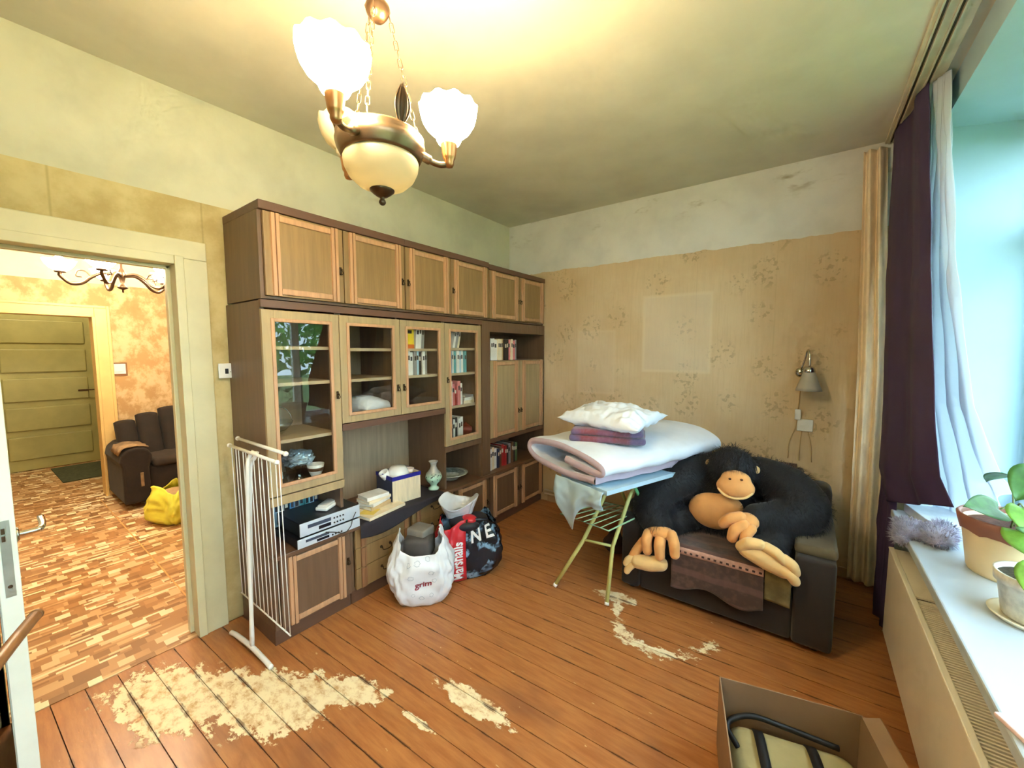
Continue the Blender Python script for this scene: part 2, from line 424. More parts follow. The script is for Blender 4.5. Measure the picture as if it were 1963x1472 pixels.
# left wall with the doorway
DY0, DY1, DZ = 0.0, 0.655, 2.0
bm = bm_(); box(bm, XL - .15, XL, YF, DY0, -.06, ZC); box(bm, XL - .15, XL, DY1, YB, -.06, ZC); box(bm, XL - .15, XL, DY0, DY1, DZ, ZC)
slab('wall_left', bm, M_left)
bm = bm_(); box(bm, XL - .15, 1.0, YB, YB + .12, -.06, ZC); slab('wall_back', bm, M_back)
bm = bm_(); box(bm, XL - .15, 1.0, YF - .1, YF, -.06, ZC); slab('wall_front', bm, M_back)
# right wall, thick, with a splayed window recess
WY0, WY1, WZ0, WZ1, WX = 1.15, 3.09, 0.66, 2.705, 0.92
VY0, VY1 = -1.45, 0.45
bm = bm_()
prism(bm, [(XR, VY1), (XR, WY0), (WX, WY0 - .12), (WX + .1, WY0 - .12), (WX + .1, VY1 + .12), (WX, VY1 + .12)], 'z', -.06, ZC)
prism(bm, [(XR, YF), (XR, VY0), (WX, VY0 - .12), (WX + .1, VY0 - .12), (WX + .1, YF)], 'z', -.06, ZC)
for za, zb in ((-.06, WZ0), (WZ1, ZC)): prism(bm, [(XR, VY0), (XR, VY1), (WX, VY1 + .12), (WX + .1, VY1 + .12), (WX + .1, VY0 - .12), (WX, VY0 - .12)], 'z', za, zb)
prism(bm, [(XR, WY1), (XR, YB), (WX + .1, YB), (WX + .1, WY1 + .16), (WX, WY1 + .16)], 'z', -.06, ZC)
prism(bm, [(XR, WY0), (XR, WY1), (WX, WY1 + .16), (WX + .1, WY1 + .16), (WX + .1, WY0 - .12), (WX, WY0 - .12)], 'z', WZ1, ZC)
prism(bm, [(XR, WY0), (XR, WY1), (WX, WY1 + .16), (WX + .1, WY1 + .16), (WX + .1, WY0 - .12), (WX, WY0 - .12)], 'z', -.06, WZ0)
slab('wall_right', bm, M_plaster)
# next room and hallway beyond
HX = -6.0; HY0, HY1, HZ = -0.1, 0.80, 1.907
bm = bm_(); box(bm, HX - .15, HX, -1.6, HY0, -.06, ZC); box(bm, HX - .15, HX, HY1, YB, -.06, ZC); box(bm, HX - .15, HX, HY0, HY1, HZ, ZC)
slab('wall_far', bm, M_far, 'mottled wallpaper wall of the next room')
bm = bm_(); box(bm, -8.2, XL - .15, YB, YB + .12, -.06, ZC); slab('wall_far_right', bm, M_far)
bm = bm_(); box(bm, HX - .15, XL - .15, -1.7, -1.6, -.06, ZC); slab('wall_far_left', bm, M_far)
M_hall = mat('hall_paint', srgb(170, 165, 112), .7, var=.08, world=True)
bm = bm_(); box(bm, -8.2, HX - .15, 1.42, 1.5, -.06, ZC); slab('wall_hall_right', bm, M_hall)
bm = bm_(); box(bm, -8.2, HX - .15, -.55, -.45, -.06, ZC); slab('wall_hall_left', bm, M_hall)
bm = bm_(); box(bm, -8.2, -8.1, -.45, 1.42, -.06, ZC); slab('wall_hall_end', bm, M_hall)
t = thing('ceiling_lamp', 'plain round ceiling lamp in the hallway', 'lamp', (-7.1, .4, ZC - .1))
hl = bm_(); lathe(hl, [(.001, -.09), (.08, -.08), (.12, -.05), (.13, -.01), (.13, 0), (.001, 0)], (-7.1, .4, ZC), 24); obj('shade', hl, emis('hall_lamp_glass', srgb(255, 240, 205), 30.0), t, True)
# door casing of the main doorway
tr = bm_()
box(tr, XL, XL + .018, DY1 + .0262, DY1 + .125, 0, DZ + .0195, .002)
struct(obj('trim_1', tr, M_cream), 'flat cream casing on the right of the doorway')
tr = bm_(); box(tr, XL, XL + .018, DY0 - .1, DY1 + .125, DZ + .02, DZ + .115, .004)
struct(obj('trim_2', tr, M_cream), 'cream casing over the doorway')
tr = bm_(); box(tr, XL - .16, XL + .026, DY1 - .012, DY1 + .026, 0, DZ + .03, .003); box(tr, XL - .10, XL - .06, DY1 - .03, DY1 - .01, 0, DZ, .004)
struct(obj('trim_3', tr, M_cream), 'stepped cream jamb of the doorway')
tr = bm_(); box(tr, XL - .16, XL + .026, DY0 - .02, DY1 - .0125, DZ - .014, DZ + .03, .003); box(tr, XL - .10, XL - .06, DY0, DY1 - .012, DZ - .03, DZ - .012, .004)
struct(obj('trim_4', tr, M_cream), 'stepped cream head of the doorway')
tr = bm_(); box(tr, XL - .155, XL, DY0 - .02, DY0 + .002, 0, DZ - .014); struct(obj('trim_5', tr, M_cream), 'hinge-side jamb of the doorway')
# casing of the far doorway
M_honey = mat('honey_paint', srgb(232, 196, 128), 0.45, var=0.06, scale=4, world=True)
tr = bm_(); box(tr, HX, HX + .02, HY1, HY1 + .10, 0, HZ + .10, .004); box(tr, HX - .16, HX + .03, HY1 - .02, HY1 + .005, 0, HZ, .004); box(tr, HX, HX + .03, HY1 + .09, HY1 + .115, 0, HZ + .115, .004)
struct(obj('trim_6', tr, M_honey), 'honey-coloured casing right of the far doorway')
tr = bm_(); box(tr, HX, HX + .02, HY0, HY1, HZ, HZ + .10, .004); box(tr, HX - .16, HX + .03, HY0, HY1 - .02, HZ - .005, HZ + .02, .004); box(tr, HX, HX + .03, HY0, HY1 + .09, HZ + .09, HZ + .115, .004)
struct(obj('trim_7', tr, M_honey), 'honey-coloured casing over the far doorway')
# skirting and heating pipes on the back wall
bm = bm_(); box(bm, -2.1, .48, YB - .014, YB, 0, .07, .003); struct(obj('baseboard_back', bm, mat('skirting', srgb(196, 160, 120), .5, world=True)))
t = thing('heating_pipe', 'pale heating pipes running low along the back wall behind ironing board', 'pipe', (-1.3, YB - .04, .08))
for zz in (.085, .125):
    b = bm_(); tube(b, [(-2.12, YB - .035, zz), (-.5, YB - .035, zz)], .009); obj('pipe', b, mat('pipe_paint', srgb(226, 210, 184), .4), t, True)

# window frame, glass, sill
def window(name, y0, y1, label):
    t = bpy.data.objects.new(name, None); COL.objects.link(t); t.location = (WX + .05, (y0 + y1) / 2, WZ0); WM[t.name] = Matrix.Translation(t.location)
    t['kind'] = 'structure'; t['label'] = label
    x0, x1 = WX + .02, WX + .09
    fm = mat('window_paint', srgb(238, 240, 240), .4, var=.03)
    b = bm_(); box(b, x0, x1, y0, y0 + .06, WZ0, WZ1); box(b, x0, x1, y1 - .06, y1, WZ0, WZ1); box(b, x0, x1, y0 + .06, y1 - .06, WZ0, WZ0 + .06); box(b, x0, x1, y0 + .06, y1 - .06, WZ1 - .06, WZ1)
    obj('window_frame', b, fm, t)
    n = 3; w = (y1 - y0 - .12) / n
    for i in range(n):
        a, c = y0 + .06 + i * w, y0 + .06 + (i + 1) * w
        for (za, zb) in ((WZ0 + .06, 2.12), (2.16, WZ1 - .06)):
            b = bm_(); f = .045
            box(b, x0 + .01, x1 - .01, a, a + f, za, zb, .004); box(b, x0 + .01, x1 - .01, c - f, c, za, zb, .004)
            box(b, x0 + .01, x1 - .01, a + f, c - f, za, za + f, .004); box(b, x0 + .01, x1 - .01, a + f, c - f, zb - f, zb, .004)
            s = obj('sash', b, fm, t)
            b = bm_(); box(b, x0 + .03, x0 + .036, a + f, c - f, za + f, zb - f); obj('window_pane', b, M_glass, s)
    b = bm_(); box(b, x0, x1, y0 + .06, y1 - .06, 2.12, 2.16); obj('transom', b, fm, t)
M_glass = glassmat('clear_glass'); M_cabglass = glassmat('cabinet_glass', (0.97, 0.98, 0.97, 1), 0.0, 1.35)
window('window_1', WY0 - .12, WY1 + .16, 'white casement window in the deep recess beside the curtains'); window('window_2', VY0 - .12, VY1 + .12, 'second white casement window nearer the camera')
M_sill = mat('sill_white', srgb(190, 202, 212), 0.28, var=0.03, scale=5)
bm = bm_(); prism(bm, [(.405, .9), (.405, 2.92), (.505, 2.92), (.505, 3.085), (.93, 3.24), (.93, 1.04), (.505, 1.12), (.505, .9)], 'z', .66, .70)
o = obj('window_sill', bm, M_sill); bmod = o.modifiers.new('b', 'BEVEL'); bmod.width = .006; bmod.segments = 2
tag(o, 'long white window sill carrying the potted plants', 'window sill')

# outside: lawn and trees seen through and mirrored from the window
bm = bm_(); box(bm, 1.1, 40, -25, 30, -1.1, -1.0); slab('ground_outside', bm, mat('lawn', srgb(92, 122, 58), .9, var=.3, scale=2))
def tree(x, y, h, r, seed, label):
    t = thing('garden_tree', label, 'tree', (x, y, -1.0), 0, 'trees outside the window')
    rd = random.Random(seed); b = bm_(); tube(b, [(x, y, -1.0), (x + .1, y, h * .4), (x, y + .1, h * .8)], [.16, .12, .05], 8); obj('trunk', b, mat('bark', srgb(88, 70, 52), .9, bump=.5), t, True)
    b = bm_()
    for i in range(1500):
        d = Vector((rd.gauss(0, 1), rd.gauss(0, 1), rd.gauss(0, 1))).normalized() * r * rd.uniform(.45, 1.0) ** .5
        c = Vector((x, y, h * .72)) + Vector((d.x, d.y, d.z * 1.2)); u = Vector((rd.uniform(-1, 1), rd.uniform(-1, 1), rd.uniform(-1, 1))).normalized() * .17; w = u.orthogonal().normalized() * .09
        b.faces.new([b.verts.new(c - u), b.verts.new(c + w), b.verts.new(c + u), b.verts.new(c - w)])
    stuff(obj('foliage', b, mat('tree_leaf', srgb(106, 160, 66), .6, var=.35, scale=3), t))
tree(7.5, 5.6, 4.6, 2.0, 3, 'broad green leafy tree standing nearest outside the window')
tree(11, 9.5, 5.2, 2.4, 5, 'taller green tree further out beyond the window')
tree(9.0, .2, 4.2, 1.9, 8, 'smaller green garden tree to the side outside the window')

# ------------------------------------------------------------------ the wall unit
V = (9, 9, 0.6)
M_side = mat('brown_veneer', srgb(112, 84, 62), 0.42, var=0.12, scale=4, stretch=V)
M_door = mat('tan_veneer', srgb(152, 120, 78), 0.40, var=0.13, scale=4, stretch=V)
M_frame = mat('pale_oak_veneer', srgb(172, 148, 108), 0.42, var=0.10, scale=4, stretch=V)
M_mould = mat('pink_oak_moulding', srgb(196, 150, 112), 0.38, var=0.12, scale=5, stretch=V)
M_trimb = mat('dark_cornice', srgb(104, 72, 54), 0.45, var=0.10, scale=3, stretch=(9, .6, 9))
M_backp = mat('back_panel_veneer', srgb(168, 142, 112), 0.5, var=0.12, scale=4, stretch=V)
M_shelf = mat('shelf_edge', srgb(186, 164, 132), 0.45, var=0.08)
M_brass = mat('old_brass', srgb(70, 54, 36), 0.38, metal=.8, var=0.1)
XB, XF = -2.595, -2.17          # back and front of the carcasses
DX = -2.15                      # face of the doors
def part(t, name, m, *b, bev=0.0, smooth=False):
    q = bm_(); box(q, *b, bev); return obj(name, q, m, t, smooth)
def carcass(t, y0, y1, z0, z1, th=.018, inner=None, xb=XB, xf=XF, bottom=True):
    m2 = inner or M_side
    part(t, 'side_panel', M_side, xb, xf, y0, y0 + th, z0, z1); part(t, 'side_panel', M_side, xb, xf, y1 - th, y1, z0, z1)
    part(t, 'back_panel', M_backp, xb, xb + .008, y0 + th, y1 - th, z0 + th, z1 - th)
    part(t, 'top_panel', m2, xb, xf, y0 + th, y1 - th, z1 - th, z1)
    if bottom: part(t, 'bottom_panel', m2, xb, xf, y0 + th, y1 - th, z0, z0 + th)
def key(d, y, z):
    b = bm_(); box(b, DX, DX + .004, y - .007, y + .007, z - .022, z + .022, .003)
    k = obj('key_plate', b, M_brass, d)
    b = bm_(); tube(b, [(DX, y, z + .006), (DX + .018, y, z + .006)], .0045, 8); tube(b, arc((DX + .012, y, z - .010), .010, 0, 2 * PI, 12, (0, 1, 0), (0, 0, 1))[:-1], .0024, 6, closed=True)
    obj('drop_pull', b, M_brass, d, True)
def flat_door(t, y0, y1, z0, z1, hand, m=None, inset=.040, w=.042, horiz=True, kz=None):
    g = .002; d = part(t, 'door', m or M_door, XF, DX, y0 + g, y1 - g, z0 + g, z1 - g, bev=.002)
    for ya in (y0 + inset, y1 - inset - w):
        b = bm_(); prism(b, [(DX - .001, ya), (DX + .010, ya + .003), (DX + .010, ya + w * .45), (DX + .004, ya + w * .47), (DX + .004, ya + w * .53), (DX + .014, ya + w * .55), (DX + .014, ya + w - .004), (DX - .001, ya + w)], 'z', z0 + .004, z1 - .004)
        obj('moulding', b, M_mould, d)
    if horiz:
        for za in (z0 + .012, z1 - .012 - .030):
            b = bm_(); box(b, DX - .001, DX + .009, y0 + inset + w, y1 - inset - w, za, za + .030, .004); obj('moulding', b, M_mould, d)
    yk = y1 - .020 if hand == 'R' else y0 + .020
    key(d, yk, kz if kz else (z0 + z1) / 2 - .02)
    return d
def glass_door(t, y0, y1, z0, z1, hand, w=.055, kz=None):
    g = .002; b = bm_(); y0 += g; y1 -= g; z0 += g; z1 -= g
    box(b, XF, DX, y0, y0 + w, z0, z1, .002); box(b, XF, DX, y1 - w, y1, z0, z1, .002); box(b, XF, DX, y0 + w, y1 - w, z0, z0 + w, .002); box(b, XF, DX, y0 + w, y1 - w, z1 - w, z1, .002)
    d = obj('door', b, M_frame, t)
    b = bm_(); q = .014
    box(b, DX - .008, DX + .007, y0 + w - q, y0 + w + .004, z0 + w - q, z1 - w + q, .003); box(b, DX - .008, DX + .007, y1 - w - .004, y1 - w + q, z0 + w - q, z1 - w + q, .003)
    box(b, DX - .008, DX + .007, y0 + w, y1 - w, z0 + w - q, z0 + w + .004, .003); box(b, DX - .008, DX + .007, y0 + w, y1 - w, z1 - w - .004, z1 - w + q, .003)
    obj('glazing_bead', b, M_mould, d)
    part(d, 'glass_pane', M_cabglass, XF + .006, XF + .010, y0 + w - .002, y1 - w + .002, z0 + w - .002, z1 - w + .002)
    key(d, y1 - .022 if hand == 'R' else y0 + .022, kz or (z0 + z1) / 2)
    return d
def shelves(t, y0, y1, zs, th=.018):
    for z in zs: part(t, 'shelf', M_shelf, XB + .01, XF - .018, y0 + .018, y1 - .018, z - th, z)
Y = [0.86, 1.26, 1.68, 2.082, 2.50]
GR = 'sections of the long wall unit'
# plinth and base cabinets
t = thing('base_cabinet', 'low brown cabinet with one panelled door under the disc players', 'cabinet', (-2.37, 1.06, 0), 0, GR)
carcass(t, Y[0], 1.29, .085, .475); flat_door(t, 0.885, 1.285, .088, .472, 'R', m=M_side, kz=.30)
part(t, 'plinth', M_trimb, XB, XF - .01, Y[0], 1.29, 0, .085)
def drawer_chest(y0, y1, label):
    t = thing('drawer_chest', label, 'chest of drawers', (-2.37, (y0 + y1) / 2, 0), 0, GR)
    carcass(t, y0, y1, .085, .475); part(t, 'plinth', M_trimb, XB, XF - .01, y0, y1, 0, .085)
    for (za, zb) in ((.350, .472), (.222, .347), (.090, .219)):
        d = part(t, 'drawer', M_door, XF, DX, y0 + .022, y1 - .004, za, zb, bev=.002)
        for (ya, yb, hh) in ((y0 + .055, y0 + .078, .012), (y0 + .080, y0 + .094, .009), (y1 - .045, y1 - .022, .010)):
            b = bm_(); box(b, DX - .001, DX + hh, ya, yb, za + .002, zb - .002, .003); obj('moulding', b, mat('brown_moulding', srgb(148, 104, 70), .4, stretch=V), d)
        yc = (y0 + y1) / 2 + .02; zc = (za + zb) / 2 + .012
        b = bm_()
        for s in (-1, 1):
            tube(b, [(DX, yc + s * .034, zc), (DX + .016, yc + s * .034, zc)], .004, 8); lathe(b, [(.001, 0), (.009, 0), (.009, .003), (.001, .004)], (0, 0, 0), 10, M=Matrix.Translation((DX, yc + s * .034, zc)) @ Matrix.Rotation(PI / 2, 4, 'Y'))
        tube(b, catmull([(DX + .016, yc - .034, zc), (DX + .019, yc - .030, zc - .016), (DX + .020, yc, zc - .022), (DX + .019, yc + .030, zc - .016), (DX + .016, yc + .034, zc)], 4), .0028, 6)
        obj('bail_handle', b, M_brass, d, True)
    return t
drawer_chest(1.295, 1.725, 'left chest of three drawers beside the low brown cabinet')
drawer_chest(1.730, 2.155, 'right chest of three drawers behind the shopping bags')
t = thing('base_cabinet', 'low one-door cabinet under the dish in the wall unit', 'cabinet', (-2.37, 2.37, 0), 0, GR)
carcass(t, 2.16, 2.585, .085, .475); flat_door(t, 2.165, 2.58, .088, .472, 'R', m=M_side); part(t, 'plinth', M_trimb, XB, XF - .01, 2.16, 2.585, 0, .085)
t = thing('base_cabinet', 'low two-door cabinet at the far end of the wall unit', 'cabinet', (-2.37, 3.03, 0), 0, GR)
carcass(t, 2.59, 3.465, .085, .475); flat_door(t, 2.60, 3.03, .088, .472, 'R', m=M_side); flat_door(t, 3.032, 3.46, .088, .472, 'L', m=M_side)
part(t, 'plinth', M_trimb, XB, XF - .01, 2.59, 3.465, 0, .085)
bm = bm_(); box(bm, XB, -2.128, Y[0], 3.467, .476, .5, .004); tag(obj('countertop', bm, mat('counter_brown', srgb(112, 80, 58), .35, var=.14, scale=4, stretch=(9, .6, 9))), 'long dark brown top board over the low cabinets', 'countertop')
# section 1: tall glass cabinet over an open nook
t = thing('display_cabinet', 'tall narrow glass-door cabinet at the left end of the wall unit', 'cabinet', (-2.37, 1.06, .5), 0, GR)
carcass(t, Y[0], Y[1], .5, 1.80, bottom=False); part(t, 'shelf', M_side, XB + .01, XF, Y[0] + .018, Y[1] - .018, .775, .80)
part(t, 'rail', M_frame, XF, DX, Y[0], Y[1], .755, .80, bev=.002); glass_door(t, Y[0] - .004, Y[1], .805, 1.757, 'R', kz=1.30)
part(t, 'cornice_rail', M_trimb, XF, DX + .004, Y[0] - .004, Y[1], 1.765, 1.802); shelves(t, Y[0], Y[1], (1.575, 1.385, 1.085))
# sections 2 and 3: two glass doors over the open niche
t = thing('display_cabinet', 'wide two-door glass cabinet over the open niche', 'cabinet', (-2.37, 1.68, 1.09), 0, GR)
carcass(t, Y[1], Y[3], 1.09, 1.80); glass_door(t, Y[1], Y[2], 1.128, 1.757, 'R', kz=1.31); glass_door(t, Y[2], Y[3], 1.128, 1.757, 'L', kz=1.31)
part(t, 'cornice_rail', M_trimb, XF, DX + .004, Y[1], Y[3], 1.765, 1.802); part(t, 'ledge', M_trimb, XF, DX + .002, Y[1], Y[3], 1.088, 1.126)
shelves(t, Y[1], Y[3], (1.568, 1.383)); part(t, 'divider', M_side, XB + .01, XF - .015, Y[2] - .009, Y[2] + .009, 1.11, 1.78)
bm = bm_(); box(bm, XB, XB + .01, Y[1], Y[3], .5, 1.088); tag(obj('niche_panel', bm, M_backp), 'pale brown back board of the open niche', 'panel')
# section 4
t = thing('display_cabinet', 'narrow glass-door cabinet with books beside the open shelf unit', 'cabinet', (-2.37, 2.29, .5), 0, GR)
carcass(t, Y[3], Y[4], .5, 1.80, bottom=False); part(t, 'shelf', M_side, XB + .01, XF, Y[3] + .018, Y[4] - .018, .79, .825)
part(t, 'rail', M_side, XF, DX - .01, Y[3], Y[4], .785, .826); glass_door(t, Y[3], Y[4] - .01, .83, 1.757, 'L', kz=1.335)
part(t, 'cornice_rail', M_trimb, XF, DX + .004, Y[3], Y[4], 1.765, 1.802); shelves(t, Y[3], Y[4], (1.575, 1.38, 1.125))
# section 5: open shelf, doors, nook
t = thing('bookcase', 'far section of the wall unit with open shelf above two doors', 'bookcase', (-2.37, 3.0, .5), 0, GR)
part(t, 'side_panel', M_side, XB, DX, 2.502, 2.602, .5, 1.80); part(t, 'side_panel', M_side, XB, DX, 3.449, 3.467, .5, 1.80)
part(t, 'back_panel', M_side, XB, XB + .008, 2.602, 3.449, .5, 1.78); part(t, 'top_panel', M_side, XB, DX, 2.602, 3.449, 1.712, 1.80)
part(t, 'shelf', M_side, XB + .01, XF, 2.602, 3.449, 1.45, 1.47); part(t, 'shelf', M_side, XB + .01, XF, 2.602, 3.449, .775, .80)
flat_door(t, 2.607, 3.038, .80, 1.468, 'R', m=M_frame, kz=1.0); flat_door(t, 3.040, 3.462, .80, 1.468, 'L', m=M_frame, kz=1.0)
part(t, 'rail', M_trimb, XF, DX, 2.602, 3.467, .762, .798)
# overhead cupboards
def overhead(y0, ym, y1, z1, label, doors):
    t = thing('overhead_cupboard', label, 'cupboard', (-2.37, (y0 + y1) / 2, 1.81), 0, GR)
    carcass(t, y0, y1, 1.81, z1 - .04)
    part(t, 'cornice', M_trimb, XB, DX + .006, y0 - .002, y1, z1 - .042, z1, bev=.003)
    for (a, b_, h) in doors: flat_door(t, a, b_, 1.822, z1 - .044, h, kz=2.0, inset=.032)
overhead(.868, 1.3, 1.732, 2.276, 'overhead cupboard with two doors at the left end of the wall unit', ((.885, 1.300, 'R'), (1.302, 1.730, 'R')))
overhead(1.734, 2.15, 2.590, 2.276, 'overhead cupboard with two doors in the middle of the wall unit', ((1.737, 2.153, 'L'), (2.155, 2.588, 'L')))
overhead(2.594, 3.03, 3.467, 2.266, 'overhead cupboard with two doors at the far right end', ((2.60, 3.030, 'R'), (3.032, 3.462, 'L')))

# ------------------------------------------------------------------ books
BC = {'white': (236, 232, 226), 'cream': (236, 218, 186), 'black': (34, 32, 36), 'pink': (222, 128, 128), 'grey': (150, 148, 148), 'blue': (88, 150, 196), 'pale blue': (176, 208, 226),
      'red': (178, 44, 44), 'brown': (112, 74, 52), 'dark blue': (40, 52, 84), 'yellow': (244, 206, 40), 'teal': (96, 170, 178), 'green': (96, 130, 88), 'orange': (226, 110, 40), 'purple': (110, 80, 120), 'tan': (200, 168, 124)}
M_page = mat('paper', srgb(240, 234, 218), .8, var=.05, scale=30, stretch=(1, 20, 1))
def book(col, y, z, th, h, d, label, group, xfront, lean=0.0, flat=False, rz=0.0, x=None, cat='book'):
    """upright book: spine towards +x at xfront; flat: lying, centre x"""
    m = mat('cover_' + col.replace(' ', '_'), srgb(*BC[col]), .5, var=.08, scale=20)
    if flat: loc = (x, y, z)
    else: loc = (xfront - d / 2, y + th / 2, z)
    t = thing('book', label, cat, loc, rz, group)
    L = Matrix.Translation(Vector(loc)) @ Matrix.Rotation(rz, 4, 'Z') @ Matrix.Rotation(lean, 4, 'X')
    def add(name, mm, a):
        b = bm_(); box(b, *a); b.transform(L); obj(name, b, mm, t)
    if flat:   # th = thickness (z), h = along y, d = along x
        add('pages', M_page, (-d / 2, d / 2 - .004, -h / 2 + .004, h / 2 - .004, .002, th - .002))
        b = bm_(); box(b, -d / 2, d / 2, -h / 2, h / 2, 0, .002); box(b, -d / 2, d / 2, -h / 2, h / 2, th - .002, th); box(b, d / 2 - .003, d / 2, -h / 2, h / 2, .002, th - .002); b.transform(L); obj('cover', b, m, t)
    else:
        add('pages', M_page, (-d / 2, d / 2 - .004, -th / 2 + .002, th / 2 - .002, .002, h - .003))
        b = bm_(); box(b, -d / 2, d / 2, -th / 2, -th / 2 + .002, 0, h); box(b, -d / 2, d / 2, th / 2 - .002, th / 2, 0, h); box(b, d / 2 - .003, d / 2, -th / 2 + .002, th / 2 - .002, 0, h); b.transform(L); obj('cover', b, m, t)
        if th > .018:
            mm = mat('spine_print', srgb(60, 56, 60), .5, var=0) if sum(BC[col]) > 380 else mat('spine_print_light', srgb(220, 210, 190), .5, var=0)
            b = bm_(); box(b, d / 2, d / 2 + .0006, -th * .28, th * .28, h * .62, h * .80); b.transform(L); obj('title_strip', b, mm, t)
    return t
def row(cols, y0, z, hs, ths, where, group, xfront=-2.205, lean=0.0, d=.14, ymax=9):
    y = y0
    for i, c in enumerate(cols):
        th = ths[i % len(ths)]; h = hs[i % len(hs)]
        if y + th > ymax: break
        book(c, y, z, th, h, d, f'{c} book, {ORD[i]} from the left {where}', group, xfront - .006 * (i % 3), lean)
        y += th + (abs(h * math.sin(lean)) * .15 if lean else .0012)
row(['white', 'white', 'white', 'cream', 'cream', 'tan', 'black', 'black', 'pink', 'cream', 'pink', 'grey', 'white'][:12], 2.665, 1.47, (.185, .19, .178, .186), (.03, .026, .04, .03), 'on the open top shelf of the far section', 'books on the open shelf', -2.19, ymax=3.15)
row(['white', 'cream', 'white', 'dark blue', 'brown', 'red', 'red', 'black', 'grey', 'brown', 'black', 'green'], 2.655, .5, (.19, .2, .185, .178), (.028, .034, .04), 'in the lowest nook of the far section', 'books in the low nook', -2.195, ymax=3.4)
row(['pale blue', 'white', 'blue', 'pale blue', 'white', 'black', 'blue', 'grey', 'teal', 'teal', 'pale blue', 'dark blue'], .885, .5, (.215, .21, .22), (.026, .03, .028), 'in the nook behind the disc players', 'books behind the disc players', -2.40, ymax=1.24)
row(['white', 'white', 'grey'], 1.855, 1.568, (.16, .17), (.03, .022), 'on the top shelf behind the third glass door', 'books behind the third glass door', lean=-.08)
row(['black', 'white', 'white', 'grey', 'pale blue', 'black', 'white', 'grey'], 1.765, 1.383, (.165, .17, .16), (.024, .022, .026), 'on the middle shelf behind the third glass door', 'books behind the third glass door')
row(['white', 'grey', 'cream'], 2.22, 1.575, (.15, .165), (.022, .026), 'leaning on the top shelf behind the fourth glass door', 'books behind the fourth glass door', lean=-.22)
row(['blue', 'white', 'teal', 'white', 'pale blue', 'white', 'teal'], 2.185, 1.38, (.17, .175), (.026, .022, .03), 'on the second shelf behind the fourth glass door', 'books behind the fourth glass door')
row(['white', 'pink', 'red', 'pink', 'white', 'pale blue', 'white'], 2.185, 1.125, (.19, .17, .15), (.026, .03), 'on the third shelf behind the fourth glass door', 'books behind the fourth glass door', ymax=2.34)
row(['dark blue', 'white', 'black', 'white', 'white'], 2.185, .825, (.20, .19), (.03, .026), 'on the bottom shelf behind the fourth glass door', 'books behind the fourth glass door', ymax=2.34)
for i, (c, th) in enumerate((('cream', .026), ('white', .024), ('grey', .02))):
    book(c, 2.41, 1.125 + sum((.026, .024, .02)[:i]), th,   .125 - .01 * i, .2, f'{c} book lying flat behind the fourth glass door, {["bottom", "middle", "top"][i]} of three', 'flat books', 0, flat=True, x=-2.315, rz=.03 * i)
book('yellow', 1.758, 1.568 + .028, .085, .12, .15, 'bright yellow thick book on the top shelf behind third glass door', 'books behind the third glass door', -2.205)
book('orange', 1.80, 1.568, .028, .09, .15, 'orange book lying under the bright yellow book', 'books behind the third glass door', 0, flat=True, x=-2.28)

# ------------------------------------------------------------------ things in and on the wall unit
M_whitecloth = mat('white_cotton', srgb(226, 228, 234), .85, var=.05, scale=8, bump=.2, bscale=40)
M_glassware = glassmat('glassware', (.9, .93, .93, 1), .03, 2.2)
M_china = mat('white_china', srgb(238, 236, 230), .2, var=.03)
def pillow_bm(c, a, b_, H, rz=0.0, tilt=None, wr=.008, seed=0, pinch=.10, n=30):
    bm = bm_(); M = Matrix.Translation(Vector(c)) @ Matrix.Rotation(rz, 4, 'Z')
    if tilt is not None: M = M @ tilt
    for s in (1, -1):
        def f(u, v, s=s):
            U, W = u * 2 - 1, v * 2 - 1
            x = U * a * (1 - pinch * (1 - W * W) * abs(U) ** 2); y = W * b_ * (1 - pinch * (1 - U * U) * abs(W) ** 2)
            k = max(0, 1 - abs(U) ** 2.4) ** .55 * max(0, 1 - abs(W) ** 2.4) ** .55
            w = noise.noise(Vector((x * 9 + seed, y * 22, s * 3.0))) * wr + noise.noise(Vector((x * 30, y * 14 + seed, 7))) * wr * .5
            return M @ Vector((x, y, s * (H * k + w * min(1, k * 3))))
        grid(bm, n, n, f)
    bmesh.ops.remove_doubles(bm, verts=bm.verts[:], dist=.0006)
    return bm
b = pillow_bm((-2.37, 1.55, 1.18), .15, .13, .075, rz=.2, seed=3); tag(obj('pillow', b, M_whitecloth, None, True), 'white pillow lying behind the second glass door', 'pillow')
# crystal bowl with handle, bottle, crumpled foil and cup in the tall glass cabinet
t = thing('glass_basket', 'cut glass bowl with metal hoop handle on the cabinet shelf', 'bowl', (-2.36, .99, 1.085))
b = bm_(); lathe(b, [(.03, 0), (.034, .006), (.05, .02), (.075, .05), (.085, .075), (.08, .075), (.07, .05), (.045, .024), (.001, .02)], (-2.36, .99, 1.085), 24); obj('bowl', b, M_glassware, t, True)
b = bm_(); tube(b, arc((-2.36, .99, 1.16), .083, 0, PI, 16, (0, 1, 0), (0, 0, 1)), .003, 6); obj('handle', b, mat('silver', srgb(190, 190, 190), .25, metal=1, var=.05), t, True)
t = thing('glass_decanter', 'tall clear glass decanter beside crumpled foil in the cabinet', 'decanter', (-2.33, .985, .80))
b = bm_(); lathe(b, [(.001, 0), (.05, 0), (.052, .01), (.035, .07), (.012, .15), (.010, .20), (.016, .215), (.012, .215), (.007, .20), (.007, .15)], (-2.33, .985, .80), 20); obj('vessel', b, M_glassware, t, True)
b = bm_(); lathe(b, [(.001, .21), (.007, .213), (.012, .235), (.009, .255), (.001, .26)], (-2.33, .985, .80), 14); obj('stopper', b, M_glassware, t, True)
t = thing('glass_vase', 'low glass stand holding crumpled silver-blue wrapping', 'vase', (-2.36, 1.10, .80))
